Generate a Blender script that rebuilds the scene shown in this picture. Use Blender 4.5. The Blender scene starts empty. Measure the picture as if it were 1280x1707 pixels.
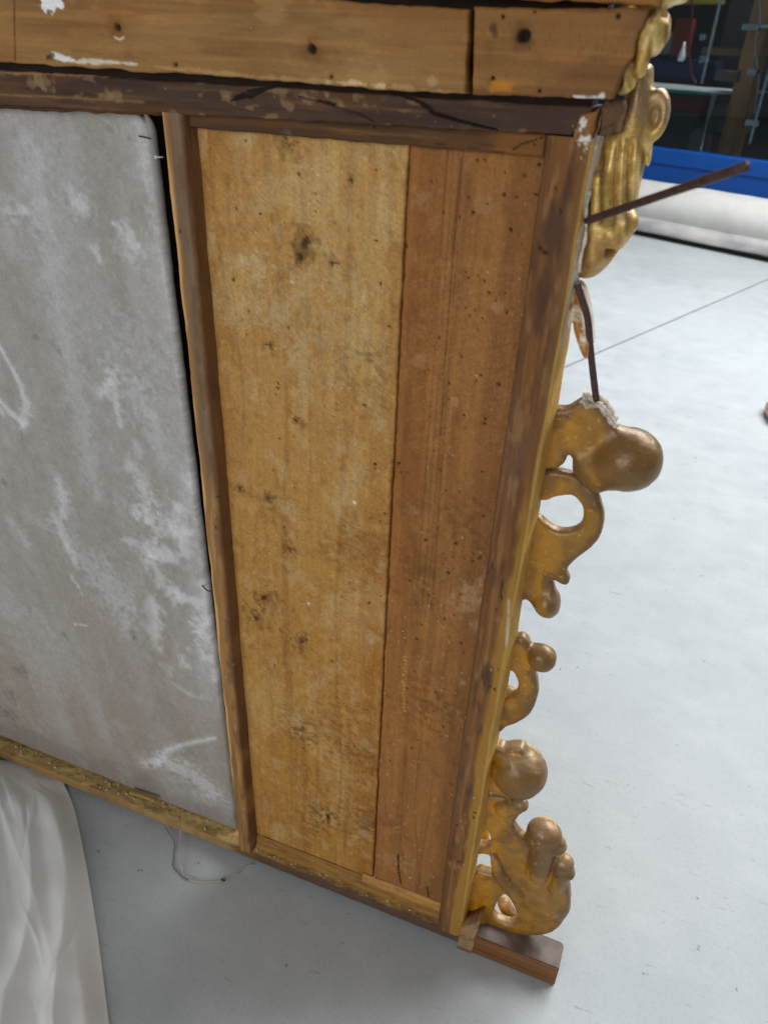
import bpy, bmesh, math, random
import numpy as np
from mathutils import Matrix, Vector
random.seed(7); rng = np.random.default_rng(11)
S = bpy.context.scene
COL = S.collection

# ------------------------------------------------------------------ camera
# world: x along the frame, y away from the viewer, z up, metres; the frame's back face stands in y = 0
FPX, CAMH, CAMD = 1263.0, 1.40, 0.7644
_up = np.array([85, 2017, 1263.]); _up /= np.linalg.norm(_up)
_xa = np.array([4021, -960, 1263.]); _xa -= _up * (_xa @ _up); _xa /= np.linalg.norm(_xa)
ROT = np.stack([_xa, np.cross(_up, _xa), _up])
CAM = np.array([0, -CAMD, CAMH])
cd = bpy.data.cameras.new('camera'); cam = bpy.data.objects.new('camera', cd); COL.objects.link(cam)
cd.sensor_fit = 'VERTICAL'; cd.sensor_height = 24; cd.lens = FPX / 1707 * 24
cd.clip_start = 0.02; cd.clip_end = 200
m4 = Matrix([list(ROT[i]) + [CAM[i]] for i in range(3)] + [[0, 0, 0, 1]])
cam.matrix_world = m4
cd.dof.use_dof = True; cd.dof.focus_distance = 1.12; cd.dof.aperture_fstop = 4.0
S.camera = cam

# ------------------------------------------------------------------ light (an indoor hall: a skylight and added fill lamps, no sun)
W = bpy.data.worlds.new('World'); S.world = W; W.use_nodes = True
W.node_tree.nodes['Background'].inputs[0].default_value = (0.88, 0.95, 1.0, 1)
W.node_tree.nodes['Background'].inputs[1].default_value = 0.17
def area(name, loc, target, sx, sy, power, color):
    l = bpy.data.lights.new(name, 'AREA'); l.shape = 'RECTANGLE'; l.size = sx; l.size_y = sy
    l.energy = power; l.color = color
    o = bpy.data.objects.new(name, l); COL.objects.link(o)
    o.location = loc
    o.rotation_euler = (Vector(target) - Vector(loc)).to_track_quat('-Z', 'Y').to_euler()
    return o
area('skylight_far', (1.6, 3.6, 4.2), (0.6, 2.6, 0), 4.5, 3.0, 380, (0.98, 0.99, 1.0))
area('fill_near', (-1.2, -4.4, 2.0), (-0.3, 0, 0.6), 3.2, 2.4, 86, (1.0, 0.99, 0.97))  # added fill lamp on the viewer's side, brightens the frame's back
area('room_fill', (0.35, 8.6, 3.05), (0.25, 8.5, 0), 1.2, 0.3, 45, (1.0, 0.97, 0.92))  # added lamp that brightens the things behind the glass
S.view_settings.view_transform = 'Standard'; S.view_settings.look = 'None'
S.view_settings.exposure = 0.0; S.view_settings.gamma = 1.0
S.render.engine = 'CYCLES'

# ------------------------------------------------------------------ measuring helpers
def ray(px, py): return ROT @ np.array([px - 640, -(py - 853.5), -FPX])
def P(px, py, Y):
    r = ray(px, py); return CAM + r * ((Y + CAMD) / r[1])
def F(px, py, Z=0.0):
    r = ray(px, py); return CAM + r * ((Z - CAMH) / r[2])
def PP(pts, Y): return np.array([P(a, b, Y) for a, b in pts])
B0 = np.array([-.483, 6.585]); BE = np.array([1.119, -.52]); BE /= np.linalg.norm(BE); BN = np.array([-BE[1], BE[0]])
def Q(px, py, t):      # onto an upright plane parallel to the glass wall, t metres behind the roll
    r = ray(px, py); k = (t - (CAM[:2] - B0) @ BN) / (r[:2] @ BN); return CAM + r * k
def G(s, t, z): p = B0 + BE * s + BN * t; return (p[0], p[1], z)

# ------------------------------------------------------------------ numpy noise
def _h(ix, iy, seed):
    n = (ix.astype(np.int64) * 374761393 + iy.astype(np.int64) * 668265263 + seed * 982451653) & 0xffffffff
    n = ((n ^ (n >> 13)) * 1274126177) & 0xffffffff
    return ((n ^ (n >> 16)) & 0xffff) / 32767.5 - 1
def vn(x, y, seed=0):
    x = np.asarray(x, float); y = np.asarray(y, float)
    ix = np.floor(x); iy = np.floor(y); fx = x - ix; fy = y - iy
    fx = fx * fx * (3 - 2 * fx); fy = fy * fy * (3 - 2 * fy)
    a = _h(ix, iy, seed); b = _h(ix + 1, iy, seed); c = _h(ix, iy + 1, seed); d = _h(ix + 1, iy + 1, seed)
    return (a * (1 - fx) + b * fx) * (1 - fy) + (c * (1 - fx) + d * fx) * fy
def fbm(x, y, seed=0, o=4):
    s = 0; a = .5
    for i in range(o):
        s = s + a * vn(x * 2 ** i + 17.3 * i, y * 2 ** i - 9.1 * i, seed + i); a *= .55
    return s
def sstep(a, b, x):
    t = np.clip((x - a) / (b - a), 0, 1); return t * t * (3 - 2 * t)
def lin(c):
    c = np.array(c, float) / 255
    return np.where(c <= .04045, c / 12.92, ((c + .055) / 1.055) ** 2.4)
KLIT = 0.70
def alb(*c): return lin(c) / KLIT          # sRGB seen in soft indoor light -> surface colour
def rgba(c): return (float(c[0]), float(c[1]), float(c[2]), 1)

# ------------------------------------------------------------------ materials
def newmat(name):
    m = bpy.data.materials.new(name); m.use_nodes = True
    return m, m.node_tree, m.node_tree.nodes['Principled BSDF']
def nd(nt, typ, **kw):
    n = nt.nodes.new(typ)
    for k, v in kw.items(): setattr(n, k, v)
    return n
def painted(name, grain=(170, 170, 12), rough=.72, bump=.3, fine=.15, metal=0.0, spec=.3):
    """colour comes from the surface's own pigment layer 'Col', broken up by fine procedural grain"""
    m, nt, b = newmat(name); L = nt.links.new
    at = nd(nt, 'ShaderNodeAttribute', attribute_name='Col')
    tc = nd(nt, 'ShaderNodeTexCoord'); mp = nd(nt, 'ShaderNodeMapping'); mp.inputs['Scale'].default_value = grain
    L(tc.outputs['Object'], mp.inputs[0])
    n1 = nd(nt, 'ShaderNodeTexNoise'); n1.inputs['Scale'].default_value = 1; n1.inputs['Detail'].default_value = 4
    L(mp.outputs[0], n1.inputs['Vector'])
    n2 = nd(nt, 'ShaderNodeTexNoise'); n2.inputs['Scale'].default_value = 420; n2.inputs['Detail'].default_value = 3
    L(tc.outputs['Object'], n2.inputs['Vector'])
    ad = nd(nt, 'ShaderNodeMath', operation='ADD'); L(n1.outputs[0], ad.inputs[0]); L(n2.outputs[0], ad.inputs[1])
    mr = nd(nt, 'ShaderNodeMapRange'); mr.inputs[1].default_value = .65; mr.inputs[2].default_value = 1.35
    mr.inputs[3].default_value = 1 - fine; mr.inputs[4].default_value = 1 + fine
    L(ad.outputs[0], mr.inputs[0])
    mx = nd(nt, 'ShaderNodeVectorMath', operation='SCALE'); L(at.outputs['Color'], mx.inputs[0]); L(mr.outputs[0], mx.inputs['Scale'])
    L(mx.outputs[0], b.inputs['Base Color'])
    bp = nd(nt, 'ShaderNodeBump'); bp.inputs['Strength'].default_value = bump; bp.inputs['Distance'].default_value = .003
    L(ad.outputs[0], bp.inputs['Height']); L(bp.outputs[0], b.inputs['Normal'])
    r2 = nd(nt, 'ShaderNodeMapRange'); r2.inputs[1].default_value = .6; r2.inputs[2].default_value = 1.4
    r2.inputs[3].default_value = rough - .1; r2.inputs[4].default_value = min(1, rough + .15)
    L(ad.outputs[0], r2.inputs[0]); L(r2.outputs[0], b.inputs['Roughness'])
    b.inputs['Metallic'].default_value = metal; b.inputs['Specular IOR Level'].default_value = spec
    return m
def plain(name, c1, c2=None, rough=.6, scale=30, metal=0, bump=.1, spec=.4, stretch=(1, 1, 1)):
    m, nt, b = newmat(name); L = nt.links.new
    if c2 is None: c2 = np.array(c1) * .75
    tc = nd(nt, 'ShaderNodeTexCoord'); mp = nd(nt, 'ShaderNodeMapping'); mp.inputs['Scale'].default_value = stretch
    L(tc.outputs['Object'], mp.inputs[0])
    n = nd(nt, 'ShaderNodeTexNoise'); n.inputs['Scale'].default_value = scale; n.inputs['Detail'].default_value = 5
    L(mp.outputs[0], n.inputs['Vector'])
    r = nd(nt, 'ShaderNodeValToRGB'); r.color_ramp.elements[0].position = .35; r.color_ramp.elements[1].position = .65
    r.color_ramp.elements[0].color = rgba(c2); r.color_ramp.elements[1].color = rgba(c1)
    L(n.outputs[0], r.inputs[0]); L(r.outputs[0], b.inputs['Base Color'])
    bp = nd(nt, 'ShaderNodeBump'); bp.inputs['Strength'].default_value = bump; bp.inputs['Distance'].default_value = .002
    L(n.outputs[0], bp.inputs['Height']); L(bp.outputs[0], b.inputs['Normal'])
    b.inputs['Roughness'].default_value = rough; b.inputs['Metallic'].default_value = metal
    b.inputs['Specular IOR Level'].default_value = spec
    return m
M = {}
M['wood'] = painted('old_wood')
M['wood_h'] = painted('old_wood_lengthwise', grain=(12, 170, 170))
M['panel'] = painted('primed_panel', grain=(90, 90, 60), rough=.8, bump=.12, fine=.10)
M['bole'] = painted('bole_and_worn_gilding', grain=(60, 60, 60), rough=.34, bump=.10, fine=.14, metal=.15, spec=.55)
M['gold'] = painted('water_gilding', grain=(120, 120, 50), rough=.40, bump=.2, fine=.2, metal=.45, spec=.5)
M['gesso'] = plain('gesso', alb(196, 188, 172), alb(150, 138, 120), .9, 160, bump=.6)
M['iron'] = plain('rusty_iron', alb(72, 50, 46), alb(50, 34, 32), .6, 200, bump=.5)

# ------------------------------------------------------------------ mesh helpers
def mesh_obj(name, verts, faces, mat, parent=None, cols=None, smooth=True):
    me = bpy.data.meshes.new(name)
    verts = np.asarray(verts, float)
    if isinstance(faces, np.ndarray):
        nf, k = faces.shape
        me.vertices.add(len(verts)); me.vertices.foreach_set('co', verts.ravel())
        me.loops.add(nf * k); me.loops.foreach_set('vertex_index', faces.ravel().astype(np.int32))
        me.polygons.add(nf); me.polygons.foreach_set('loop_start', np.arange(nf, dtype=np.int32) * k)
        me.update(calc_edges=True)
    else:
        me.from_pydata([tuple(v) for v in verts], [], [tuple(int(i) for i in f) for f in faces])
    if cols is not None:
        a = me.color_attributes.new('Col', 'FLOAT_COLOR', 'POINT')
        c4 = np.ones((len(verts), 4)); c4[:, :3] = np.clip(cols, 0.002, .95)
        a.data.foreach_set('color', c4.ravel())
    me.polygons.foreach_set('use_smooth', [smooth] * len(me.polygons))
    me.materials.append(mat)
    me.validate()
    o = bpy.data.objects.new(name, me); COL.objects.link(o)
    if parent is not None:
        o.parent = parent
        q = parent
        off = Vector((0, 0, 0))
        while q is not None: off += q.location; q = q.parent
        o.location = -off
    return o
def thing(name, label, cat, loc, group=None):
    o = bpy.data.objects.new(name, None); COL.objects.link(o); o.location = loc
    o.empty_display_size = .05
    return tag(o, label, cat, group)
def tag(o, label, cat=None, group=None):
    o['label'] = label
    if cat: o['category'] = cat
    if group: o['group'] = group
    return o
def structure(o): o['kind'] = 'structure'; return o
def bm_obj(name, bm, mat, parent=None, smooth=True, bevel=0):
    if bevel: bmesh.ops.bevel(bm, geom=bm.edges[:], offset=bevel, segments=2, affect='EDGES', clamp_overlap=True)
    bmesh.ops.recalc_face_normals(bm, faces=bm.faces[:])
    me = bpy.data.meshes.new(name); bm.to_mesh(me); bm.free()
    me.polygons.foreach_set('use_smooth', [smooth] * len(me.polygons))
    me.materials.append(mat)
    o = bpy.data.objects.new(name, me); COL.objects.link(o)
    if parent is not None:
        o.parent = parent; off = Vector((0, 0, 0)); q = parent
        while q is not None: off += q.location; q = q.parent
        o.location = -off
    return o
def prism(bm, base, top):
    """closed solid between two rings of equal length"""
    a = [bm.verts.new(p) for p in base]; b = [bm.verts.new(p) for p in top]; n = len(a)
    bm.faces.new(a[::-1]); bm.faces.new(b)
    for i in range(n): bm.faces.new((a[i], a[(i + 1) % n], b[(i + 1) % n], b[i]))
def box(bm, x0, x1, y0, y1, z0, z1):
    prism(bm, [(x0, y0, z0), (x1, y0, z0), (x1, y1, z0), (x0, y1, z0)], [(x0, y0, z1), (x1, y0, z1), (x1, y1, z1), (x0, y1, z1)])
def tube(bm, pts, r, seg=10):
    pts = [Vector(p) for p in pts]; rings = []
    rr = r if hasattr(r, '__len__') else [r] * len(pts)
    for i, p in enumerate(pts):
        d = (pts[min(i + 1, len(pts) - 1)] - pts[max(i - 1, 0)]).normalized()
        u = d.cross(Vector((0.31, 0.2, 0.93))).normalized(); v = d.cross(u)
        rings.append([bm.verts.new(p + (u * math.cos(2 * math.pi * k / seg) + v * math.sin(2 * math.pi * k / seg)) * rr[i]) for k in range(seg)])
    for a, b in zip(rings, rings[1:]):
        for k in range(seg): bm.faces.new((a[k], a[(k + 1) % seg], b[(k + 1) % seg], b[k]))
    bm.faces.new(rings[0][::-1]); bm.faces.new(rings[-1])
def spline(pts, n=8):
    pts = [np.array(p, float) for p in pts]; out = []
    for i in range(len(pts) - 1):
        p0 = pts[max(i - 1, 0)]; p1 = pts[i]; p2 = pts[i + 1]; p3 = pts[min(i + 2, len(pts) - 1)]
        for k in range(n):
            t = k / n
            out.append(.5 * ((2 * p1) + (-p0 + p2) * t + (2 * p0 - 5 * p1 + 4 * p2 - p3) * t * t + (-p0 + 3 * p1 - 3 * p2 + p3) * t ** 3))
    out.append(pts[-1]); return out

# ------------------------------------------------------------------ boards with a pigment layer
class Sheet:
    """front face of a board as a fine grid; X,Z in metres, colour and relief per vertex"""
    def __init__(s, X, Z, Y):
        s.X, s.Z, s.Y = X, Z, Y
        s.c = np.zeros(X.shape + (3,)); s.h = np.zeros(X.shape)     # h: metres towards the viewer
    def fill(s, c): s.c[:] = c
    def mix(s, c, a): s.c += (np.asarray(c) - s.c) * np.clip(a, 0, 1)[..., None]
    def mul(s, f): s.c *= np.asarray(f)[..., None]
    def m(s, px, py): p = P(px, py, s.Y); return p[0], p[2]
    def pxm(s, px, py):                                             # metres per photograph pixel at that spot
        a = P(px, py, s.Y); return np.linalg.norm(a - CAM) / FPX
    def stroke(s, pts, w, c, a=1.0, soft=.6, h=0.0, jit=.25, seed=0):
        """brush mark along a polyline; w one width or a width for each point, in photograph pixels"""
        ws = w if hasattr(w, '__len__') else [w] * len(pts)
        mm = [s.m(*p) for p in pts]; k = s.pxm(*pts[len(pts) // 2]); R = max(ws) * k * 1.3 + .004
        xs = [q[0] for q in mm]; zs = [q[1] for q in mm]
        sel = np.nonzero((s.X > min(xs) - R) & (s.X < max(xs) + R) & (s.Z > min(zs) - R) & (s.Z < max(zs) + R))
        if len(sel[0]) == 0: return
        x = s.X[sel]; z = s.Z[sel]; best = np.full(x.shape, 9.)
        for i in range(max(1, len(mm) - 1)):
            a0 = mm[i]; b0 = mm[min(i + 1, len(mm) - 1)]
            dx, dz = b0[0] - a0[0], b0[1] - a0[1]; L2 = dx * dx + dz * dz + 1e-12
            t = np.clip(((x - a0[0]) * dx + (z - a0[1]) * dz) / L2, 0, 1)
            d = np.hypot(x - a0[0] - t * dx, z - a0[1] - t * dz)
            r = (ws[i] * (1 - t) + ws[min(i + 1, len(ws) - 1)] * t) * k * .5
            best = np.minimum(best, d / np.maximum(r, 1e-5))
        n = fbm(x * 140, z * 140, 50 + seed, 3) * jit * 2
        al = a * (1 - sstep(1 - soft, 1 + soft * .4, best + n))
        if c is not None: s.c[sel] += (np.asarray(c) - s.c[sel]) * al[:, None]
        s.h[sel] += h * al
    def spot(s, px, py, r, c, a=1., soft=.5, h=0., jit=.2): s.stroke([(px, py)], r * 2, c, a, soft, h, jit)
    def grain(s, c, a, fx=160, fz=5, seed=0, lo=0., hi=.35, warp=.01):
        x = s.X + fbm(s.X * 4, s.Z * 3, seed + 9, 2) * warp
        s.mix(c, a * sstep(lo, hi, fbm(x * fx, s.Z * fz, seed, 4)))
    def blot(s, c, a, fx, fz, seed, lo=0., hi=.3): s.mix(c, a * sstep(lo, hi, fbm(s.X * fx, s.Z * fz, seed, 5)))
    def specks(s, n, box_, c, rmin, rmax, a=.9, h=.0004):
        x0, y0, x1, y1 = box_
        for _ in range(n):
            s.spot(random.uniform(x0, x1), random.uniform(y0, y1), random.uniform(rmin, rmax) * .62, c, random.uniform(.25, a) * .85, .5, h)
    def hatch(s, n, box_, c, ang, ln, w, a):
        x0, y0, x1, y1 = box_
        for _ in range(n):
            x = random.uniform(x0, x1); y = random.uniform(y0, y1); t = math.radians(ang + random.gauss(0, 10)); l = ln * random.uniform(.4, 1.3)
            s.stroke([(x, y), (x + l * math.cos(t), y + l * math.sin(t))], w * random.uniform(.6, 1.3), c, a * random.uniform(.3, 1), .6, -.0003)

def board(name, quad, Y, thick, paint, mat, parent, res=.002, rnd=.003, rag=.0007, inset=None, edges=None):
    """quad: photograph corners TL,TR,BR,BL measured on the plane Y; edges: optional offset functions in metres for ('top','bottom','left','right')"""
    c = PP(quad, Y)[:, [0, 2]]
    wdt = max(np.linalg.norm(c[1] - c[0]), np.linalg.norm(c[2] - c[3])); hgt = max(np.linalg.norm(c[3] - c[0]), np.linalg.norm(c[2] - c[1]))
    nx = max(6, int(wdt / res)); nz = max(6, int(hgt / res))
    u, v = np.meshgrid(np.linspace(0, 1, nx + 1), np.linspace(0, 1, nz + 1))     # v down
    X = (c[0][0] * (1 - u) + c[1][0] * u) * (1 - v) + (c[3][0] * (1 - u) + c[2][0] * u) * v
    Z = (c[0][1] * (1 - u) + c[1][1] * u) * (1 - v) + (c[3][1] * (1 - u) + c[2][1] * u) * v
    # uneven edges: pull the border rows in and out
    sd = hash_name(name + str(quad))
    def band(d): return 1 - sstep(0, .02, d)
    dl = u * wdt; dr = (1 - u) * wdt; dt = v * hgt; db = (1 - v) * hgt
    X = X + rag * (band(dl) * fbm(Z * 60, Z * 0, sd, 4) + band(dr) * fbm(Z * 60, Z * 0 + 5, sd + 1, 4)) * 2
    Z = Z + rag * (band(dt) * fbm(X * 60, X * 0, sd + 2, 4) + band(db) * fbm(X * 60, X * 0 + 5, sd + 3, 4)) * 2
    if edges:
        for k, fn in edges.items():
            d = {'top': dt, 'bottom': db, 'left': dl, 'right': dr}[k]
            if k in ('top', 'bottom'): Z = Z + fn(X) * (1 - sstep(0, .05, d))
            else: X = X + fn(Z) * (1 - sstep(0, .05, d))
    s = Sheet(X, Z, Y); paint(s)
    e = np.minimum(np.minimum(dl, dr), np.minimum(dt, db))
    r = rnd * (1 + .8 * fbm(X * 50, Z * 50, sd + 4, 3))
    q = np.clip(1 - e / np.maximum(r, 1e-5), 0, 1)
    Yv = Y + np.maximum(r, 0) * (1 - np.sqrt(np.maximum(0, 1 - q * q))) - s.h
    front = np.stack([X, Yv, Z], -1).reshape(-1, 3); fc = s.c.reshape(-1, 3)
    idx = np.arange((nx + 1) * (nz + 1)).reshape(nz + 1, nx + 1)
    f = np.stack([idx[:-1, :-1], idx[1:, :-1], idx[1:, 1:], idx[:-1, 1:]], -1).reshape(-1, 4)
    loop = np.concatenate([idx[0, :-1], idx[:-1, -1], idx[-1, :0:-1], idx[:0:-1, 0]])
    nb = len(loop); n0 = len(front)
    mid = front[loop].copy(); mid[:, 1] = Y + thick * .5
    back = front[loop].copy(); back[:, 1] = Y + thick
    V = np.concatenate([front, mid, back]); Cc = np.concatenate([fc, fc[loop] * .95, fc[loop] * .9])
    i = np.arange(nb); j = (i + 1) % nb
    s1 = np.stack([loop[i], loop[j], n0 + j, n0 + i], -1); s2 = np.stack([n0 + i, n0 + j, n0 + nb + j, n0 + nb + i], -1)
    cx = V[n0 + nb:].mean(0); ctr = len(V); V = np.concatenate([V, [cx]]); Cc = np.concatenate([Cc, [fc.mean(0)]])
    half = nb // 2
    s3 = np.stack([n0 + nb + i[::2], n0 + nb + (i[::2] + 1) % nb, n0 + nb + (i[::2] + 2) % nb, np.full(len(i[::2]), ctr)], -1) if nb % 2 == 0 else None
    allf = np.concatenate([f, s1, s2] + ([s3] if s3 is not None else []))
    return mesh_obj(name, V, allf, mat, parent, Cc)
def hash_name(s):
    h = 7
    for ch in s: h = (h * 31 + ord(ch)) % 10007
    return h

# ------------------------------------------------------------------ carved shapes: distance fields meshed by surface nets
def poly_sdf(X, Z, poly):
    if X.ndim == 3: return poly_sdf(X[:, 0, :], Z[:, 0, :], poly)[:, None, :]
    poly = np.asarray(poly); d = np.full(X.shape, 1e9); inside = np.zeros(X.shape, bool); n = len(poly)
    for i in range(n):
        a = poly[i]; b = poly[(i + 1) % n]; ex, ez = b - a
        wx = X - a[0]; wz = Z - a[1]; t = np.clip((wx * ex + wz * ez) / (ex * ex + ez * ez + 1e-15), 0, 1)
        d = np.minimum(d, (wx - ex * t) ** 2 + (wz - ez * t) ** 2)
        cond = ((a[1] > Z) != (b[1] > Z)) & (X < (b[0] - a[0]) * (Z - a[1]) / (b[1] - a[1] + 1e-15) + a[0])
        inside ^= cond
    d = np.sqrt(d); return np.where(inside, -d, d)
def extr(d2, Y, y0, h, r):
    qx = d2 + r; qy = np.abs(Y - y0) - h + r
    return np.minimum(np.maximum(qx, qy), 0) + np.hypot(np.maximum(qx, 0), np.maximum(qy, 0)) - r
def ell(X, Y, Z, c, r):
    k = np.sqrt(((X - c[0]) / r[0]) ** 2 + ((Y - c[1]) / r[1]) ** 2 + ((Z - c[2]) / r[2]) ** 2)
    return (k - 1) * min(r)
def capsule(X, Y, Z, a, b, ra, rb):
    a = np.array(a); b = np.array(b); e = b - a; L2 = e @ e
    t = np.clip(((X - a[0]) * e[0] + (Y - a[1]) * e[1] + (Z - a[2]) * e[2]) / L2, 0, 1)
    return np.sqrt((X - a[0] - t * e[0]) ** 2 + (Y - a[1] - t * e[1]) ** 2 + (Z - a[2] - t * e[2]) ** 2) - (ra + (rb - ra) * t)
def smin(a, b, k):
    h = np.clip(.5 + .5 * (b - a) / k, 0, 1); return b + (a - b) * h - k * h * (1 - h)
def smax(a, b, k): return -smin(-a, -b, k)
def surface_nets(Fd, org, st):
    nx, ny, nz = Fd.shape; ins = Fd < 0
    cs = [(i, j, k) for i in (0, 1) for j in (0, 1) for k in (0, 1)]
    sl = lambda o: tuple(slice(o[a], Fd.shape[a] - 1 + o[a]) for a in range(3))
    cnt = sum(ins[sl(o)].astype(int) for o in cs); act = (cnt > 0) & (cnt < 8)
    acc = np.zeros((nx - 1, ny - 1, nz - 1, 3)); num = np.zeros((nx - 1, ny - 1, nz - 1))
    for o in cs:
        for ax in range(3):
            if o[ax] == 0:
                o2 = list(o); o2[ax] = 1
                a = Fd[sl(o)]; b = Fd[sl(tuple(o2))]; cr = (a < 0) != (b < 0)
                t = np.where(cr, a / np.where(cr, a - b, 1), 0)
                for q in range(3): acc[..., q] += np.where(cr, o[q] + (t if q == ax else 0), 0)
                num += cr
    idx = -np.ones(act.shape, int); ii = np.nonzero(act); idx[ii] = np.arange(len(ii[0]))
    V = (np.stack(ii, -1) + acc[ii] / num[ii][:, None]) * st + np.array(org)
    faces = []
    for ax in range(3):
        b1, b2 = (ax + 1) % 3, (ax + 2) % 3
        s0 = [slice(None)] * 3; s1 = [slice(None)] * 3; s0[ax] = slice(0, -1); s1[ax] = slice(1, None)
        a = ins[tuple(s0)]; b = ins[tuple(s1)]; w = np.argwhere(a != b)
        w = w[(w[:, b1] > 0) & (w[:, b2] > 0) & (w[:, b1] < Fd.shape[b1] - 1) & (w[:, b2] < Fd.shape[b2] - 1)]
        if not len(w): continue
        flip = b[tuple(w.T)]
        def g(o1, o2):
            q = w.copy(); q[:, b1] -= o1; q[:, b2] -= o2; return idx[tuple(q.T)]
        f = np.stack([g(1, 1), g(0, 1), g(0, 0), g(1, 0)], -1)
        f[flip] = f[flip][:, ::-1]; faces.append(f)
    return V, np.concatenate(faces)
def normals(V, Fc):
    a = V[Fc[:, 2]] - V[Fc[:, 0]]; b = V[Fc[:, 3]] - V[Fc[:, 1]]; n = np.cross(a, b); N = np.zeros_like(V)
    for k in range(4): np.add.at(N, Fc[:, k], n)
    return N / (np.linalg.norm(N, axis=1, keepdims=True) + 1e-12)
def grid3(lo, hi, st):
    ax = [np.arange(lo[i] - 3 * st, hi[i] + 3.5 * st, st) for i in range(3)]
    return np.meshgrid(*ax, indexing='ij'), [a[0] for a in ax]
def carve(name, fn, lo, hi, paint, mat, parent, st=.0019, rough=.0004):
    (X, Y, Z), org = grid3(lo, hi, st)
    Fd = fn(X, Y, Z) + 0 * X + rough * (vn(X * 90 + Y * 70, Z * 90 - Y * 50, 3) + .6 * vn(X * 200 - Y * 90, Z * 200 + Y * 160, 4) - .5 * np.maximum(0, 1 - 3 * np.abs(vn(X * 70 + Y * 40, Z * 55 - Y * 60, 6))))
    V, Fc = surface_nets(Fd, org, st); N = normals(V, Fc)
    return mesh_obj(name, V, Fc, mat, parent, paint(V, N))

# ================================================================== the setting: concrete floor in two slabs
def floor_mat():
    m, nt, b = newmat('polished_concrete'); L = nt.links.new
    tc = nd(nt, 'ShaderNodeTexCoord')
    def noise(scale, detail, vec=None, rough=.55):
        n = nd(nt, 'ShaderNodeTexNoise'); n.inputs['Scale'].default_value = scale; n.inputs['Detail'].default_value = detail; n.inputs['Roughness'].default_value = rough
        L(vec if vec is not None else tc.outputs['Object'], n.inputs['Vector']); return n
    big = noise(1.6, 5); mid = noise(9, 6, None, .6); fin = noise(140, 4, None, .7)
    r = nd(nt, 'ShaderNodeValToRGB'); e = r.color_ramp.elements
    e[0].position = .36; e[0].color = (.455, .49, .507, 1); e[1].position = .66; e[1].color = (.555, .59, .605, 1)
    a1 = nd(nt, 'ShaderNodeMath', operation='MULTIPLY_ADD'); L(mid.outputs[0], a1.inputs[0]); a1.inputs[1].default_value = .55
    a2 = nd(nt, 'ShaderNodeMath', operation='MULTIPLY'); L(big.outputs[0], a2.inputs[0]); a2.inputs[1].default_value = .45
    L(a2.outputs[0], a1.inputs[2]); L(a1.outputs[0], r.inputs[0])
    def dark(prev, fac_socket, color, strength):
        mx = nd(nt, 'ShaderNodeMix', data_type='RGBA'); mx.inputs[7].default_value = color
        ml = nd(nt, 'ShaderNodeMath', operation='MULTIPLY'); L(fac_socket, ml.inputs[0]); ml.inputs[1].default_value = strength
        L(ml.outputs[0], mx.inputs[0]); L(prev, mx.inputs[6]); return mx.outputs[2]
    def thr(sock, lo, hi):
        q = nd(nt, 'ShaderNodeMapRange'); q.inputs[1].default_value = lo; q.inputs[2].default_value = hi; L(sock, q.inputs[0]); return q.outputs[0]
    c = r.outputs[0]
    c = dark(c, thr(fin.outputs[0], .52, .78), (.30, .315, .32, 1), .5)
    # trowel marks and scuffs: stretched noise, thresholded
    for i, (ang, sc, lo) in enumerate(((.5, (9, 50, 1), .665), (-.9, (14, 80, 1), .672), (2.2, (30, 110, 1), .68), (.2, (5, 20, 1), .675), (1.3, (60, 140, 1), .69))):
        mp = nd(nt, 'ShaderNodeMapping'); mp.inputs['Rotation'].default_value = (0, 0, ang); mp.inputs['Scale'].default_value = sc; mp.inputs['Location'].default_value = (i * 3.1, i * 7.7, 0)
        L(tc.outputs['Object'], mp.inputs[0]); s_ = noise(1, 4, mp.outputs[0], .6)
        c = dark(c, thr(s_.outputs[0], lo, lo + .07), (.24, .25, .255, 1), .6)
    sp = noise(38, 2); c = dark(c, thr(sp.outputs[0], .72, .76), (.16, .16, .16, 1), .7)
    st_ = noise(3.1, 4); c = dark(c, thr(st_.outputs[0], .62, .72), (.36, .375, .385, 1), .35)
    mp = nd(nt, 'ShaderNodeMapping'); mp.inputs['Rotation'].default_value = (0, 0, .35); mp.inputs['Scale'].default_value = (2.2, 5, 1); L(tc.outputs['Object'], mp.inputs[0])
    sw = noise(1.4, 7, mp.outputs[0], .7)
    mx = nd(nt, 'ShaderNodeMix', data_type='RGBA'); mx.inputs[7].default_value = (.61, .64, .652, 1); L(thr(sw.outputs[0], .50, .95), mx.inputs[0]); L(c, mx.inputs[6]); c = mx.outputs[2]
    L(c, b.inputs['Base Color'])
    rr = nd(nt, 'ShaderNodeMapRange'); rr.inputs[3].default_value = .42; rr.inputs[4].default_value = .62; L(mid.outputs[0], rr.inputs[0]); L(rr.outputs[0], b.inputs['Roughness'])
    bp = nd(nt, 'ShaderNodeBump'); bp.inputs['Strength'].default_value = .12; bp.inputs['Distance'].default_value = .002
    L(fin.outputs[0], bp.inputs['Height']); L(bp.outputs[0], b.inputs['Normal']); b.inputs['Specular IOR Level'].default_value = .35
    return m
M['floor'] = floor_mat()
bm = bmesh.new(); box(bm, -12, 14, -8, 18, -.10, -.012)
floor = structure(bm_obj('floor', bm, plain('joint_filler', (.22, .22, .21), (.15, .15, .15), .9, 80), None, False))
j0 = F(940, 612)[:2]; j1 = F(1280, 465)[:2]; jd = (j1 - j0) / np.linalg.norm(j1 - j0); jn = np.array([jd[1], -jd[0]])
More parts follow.
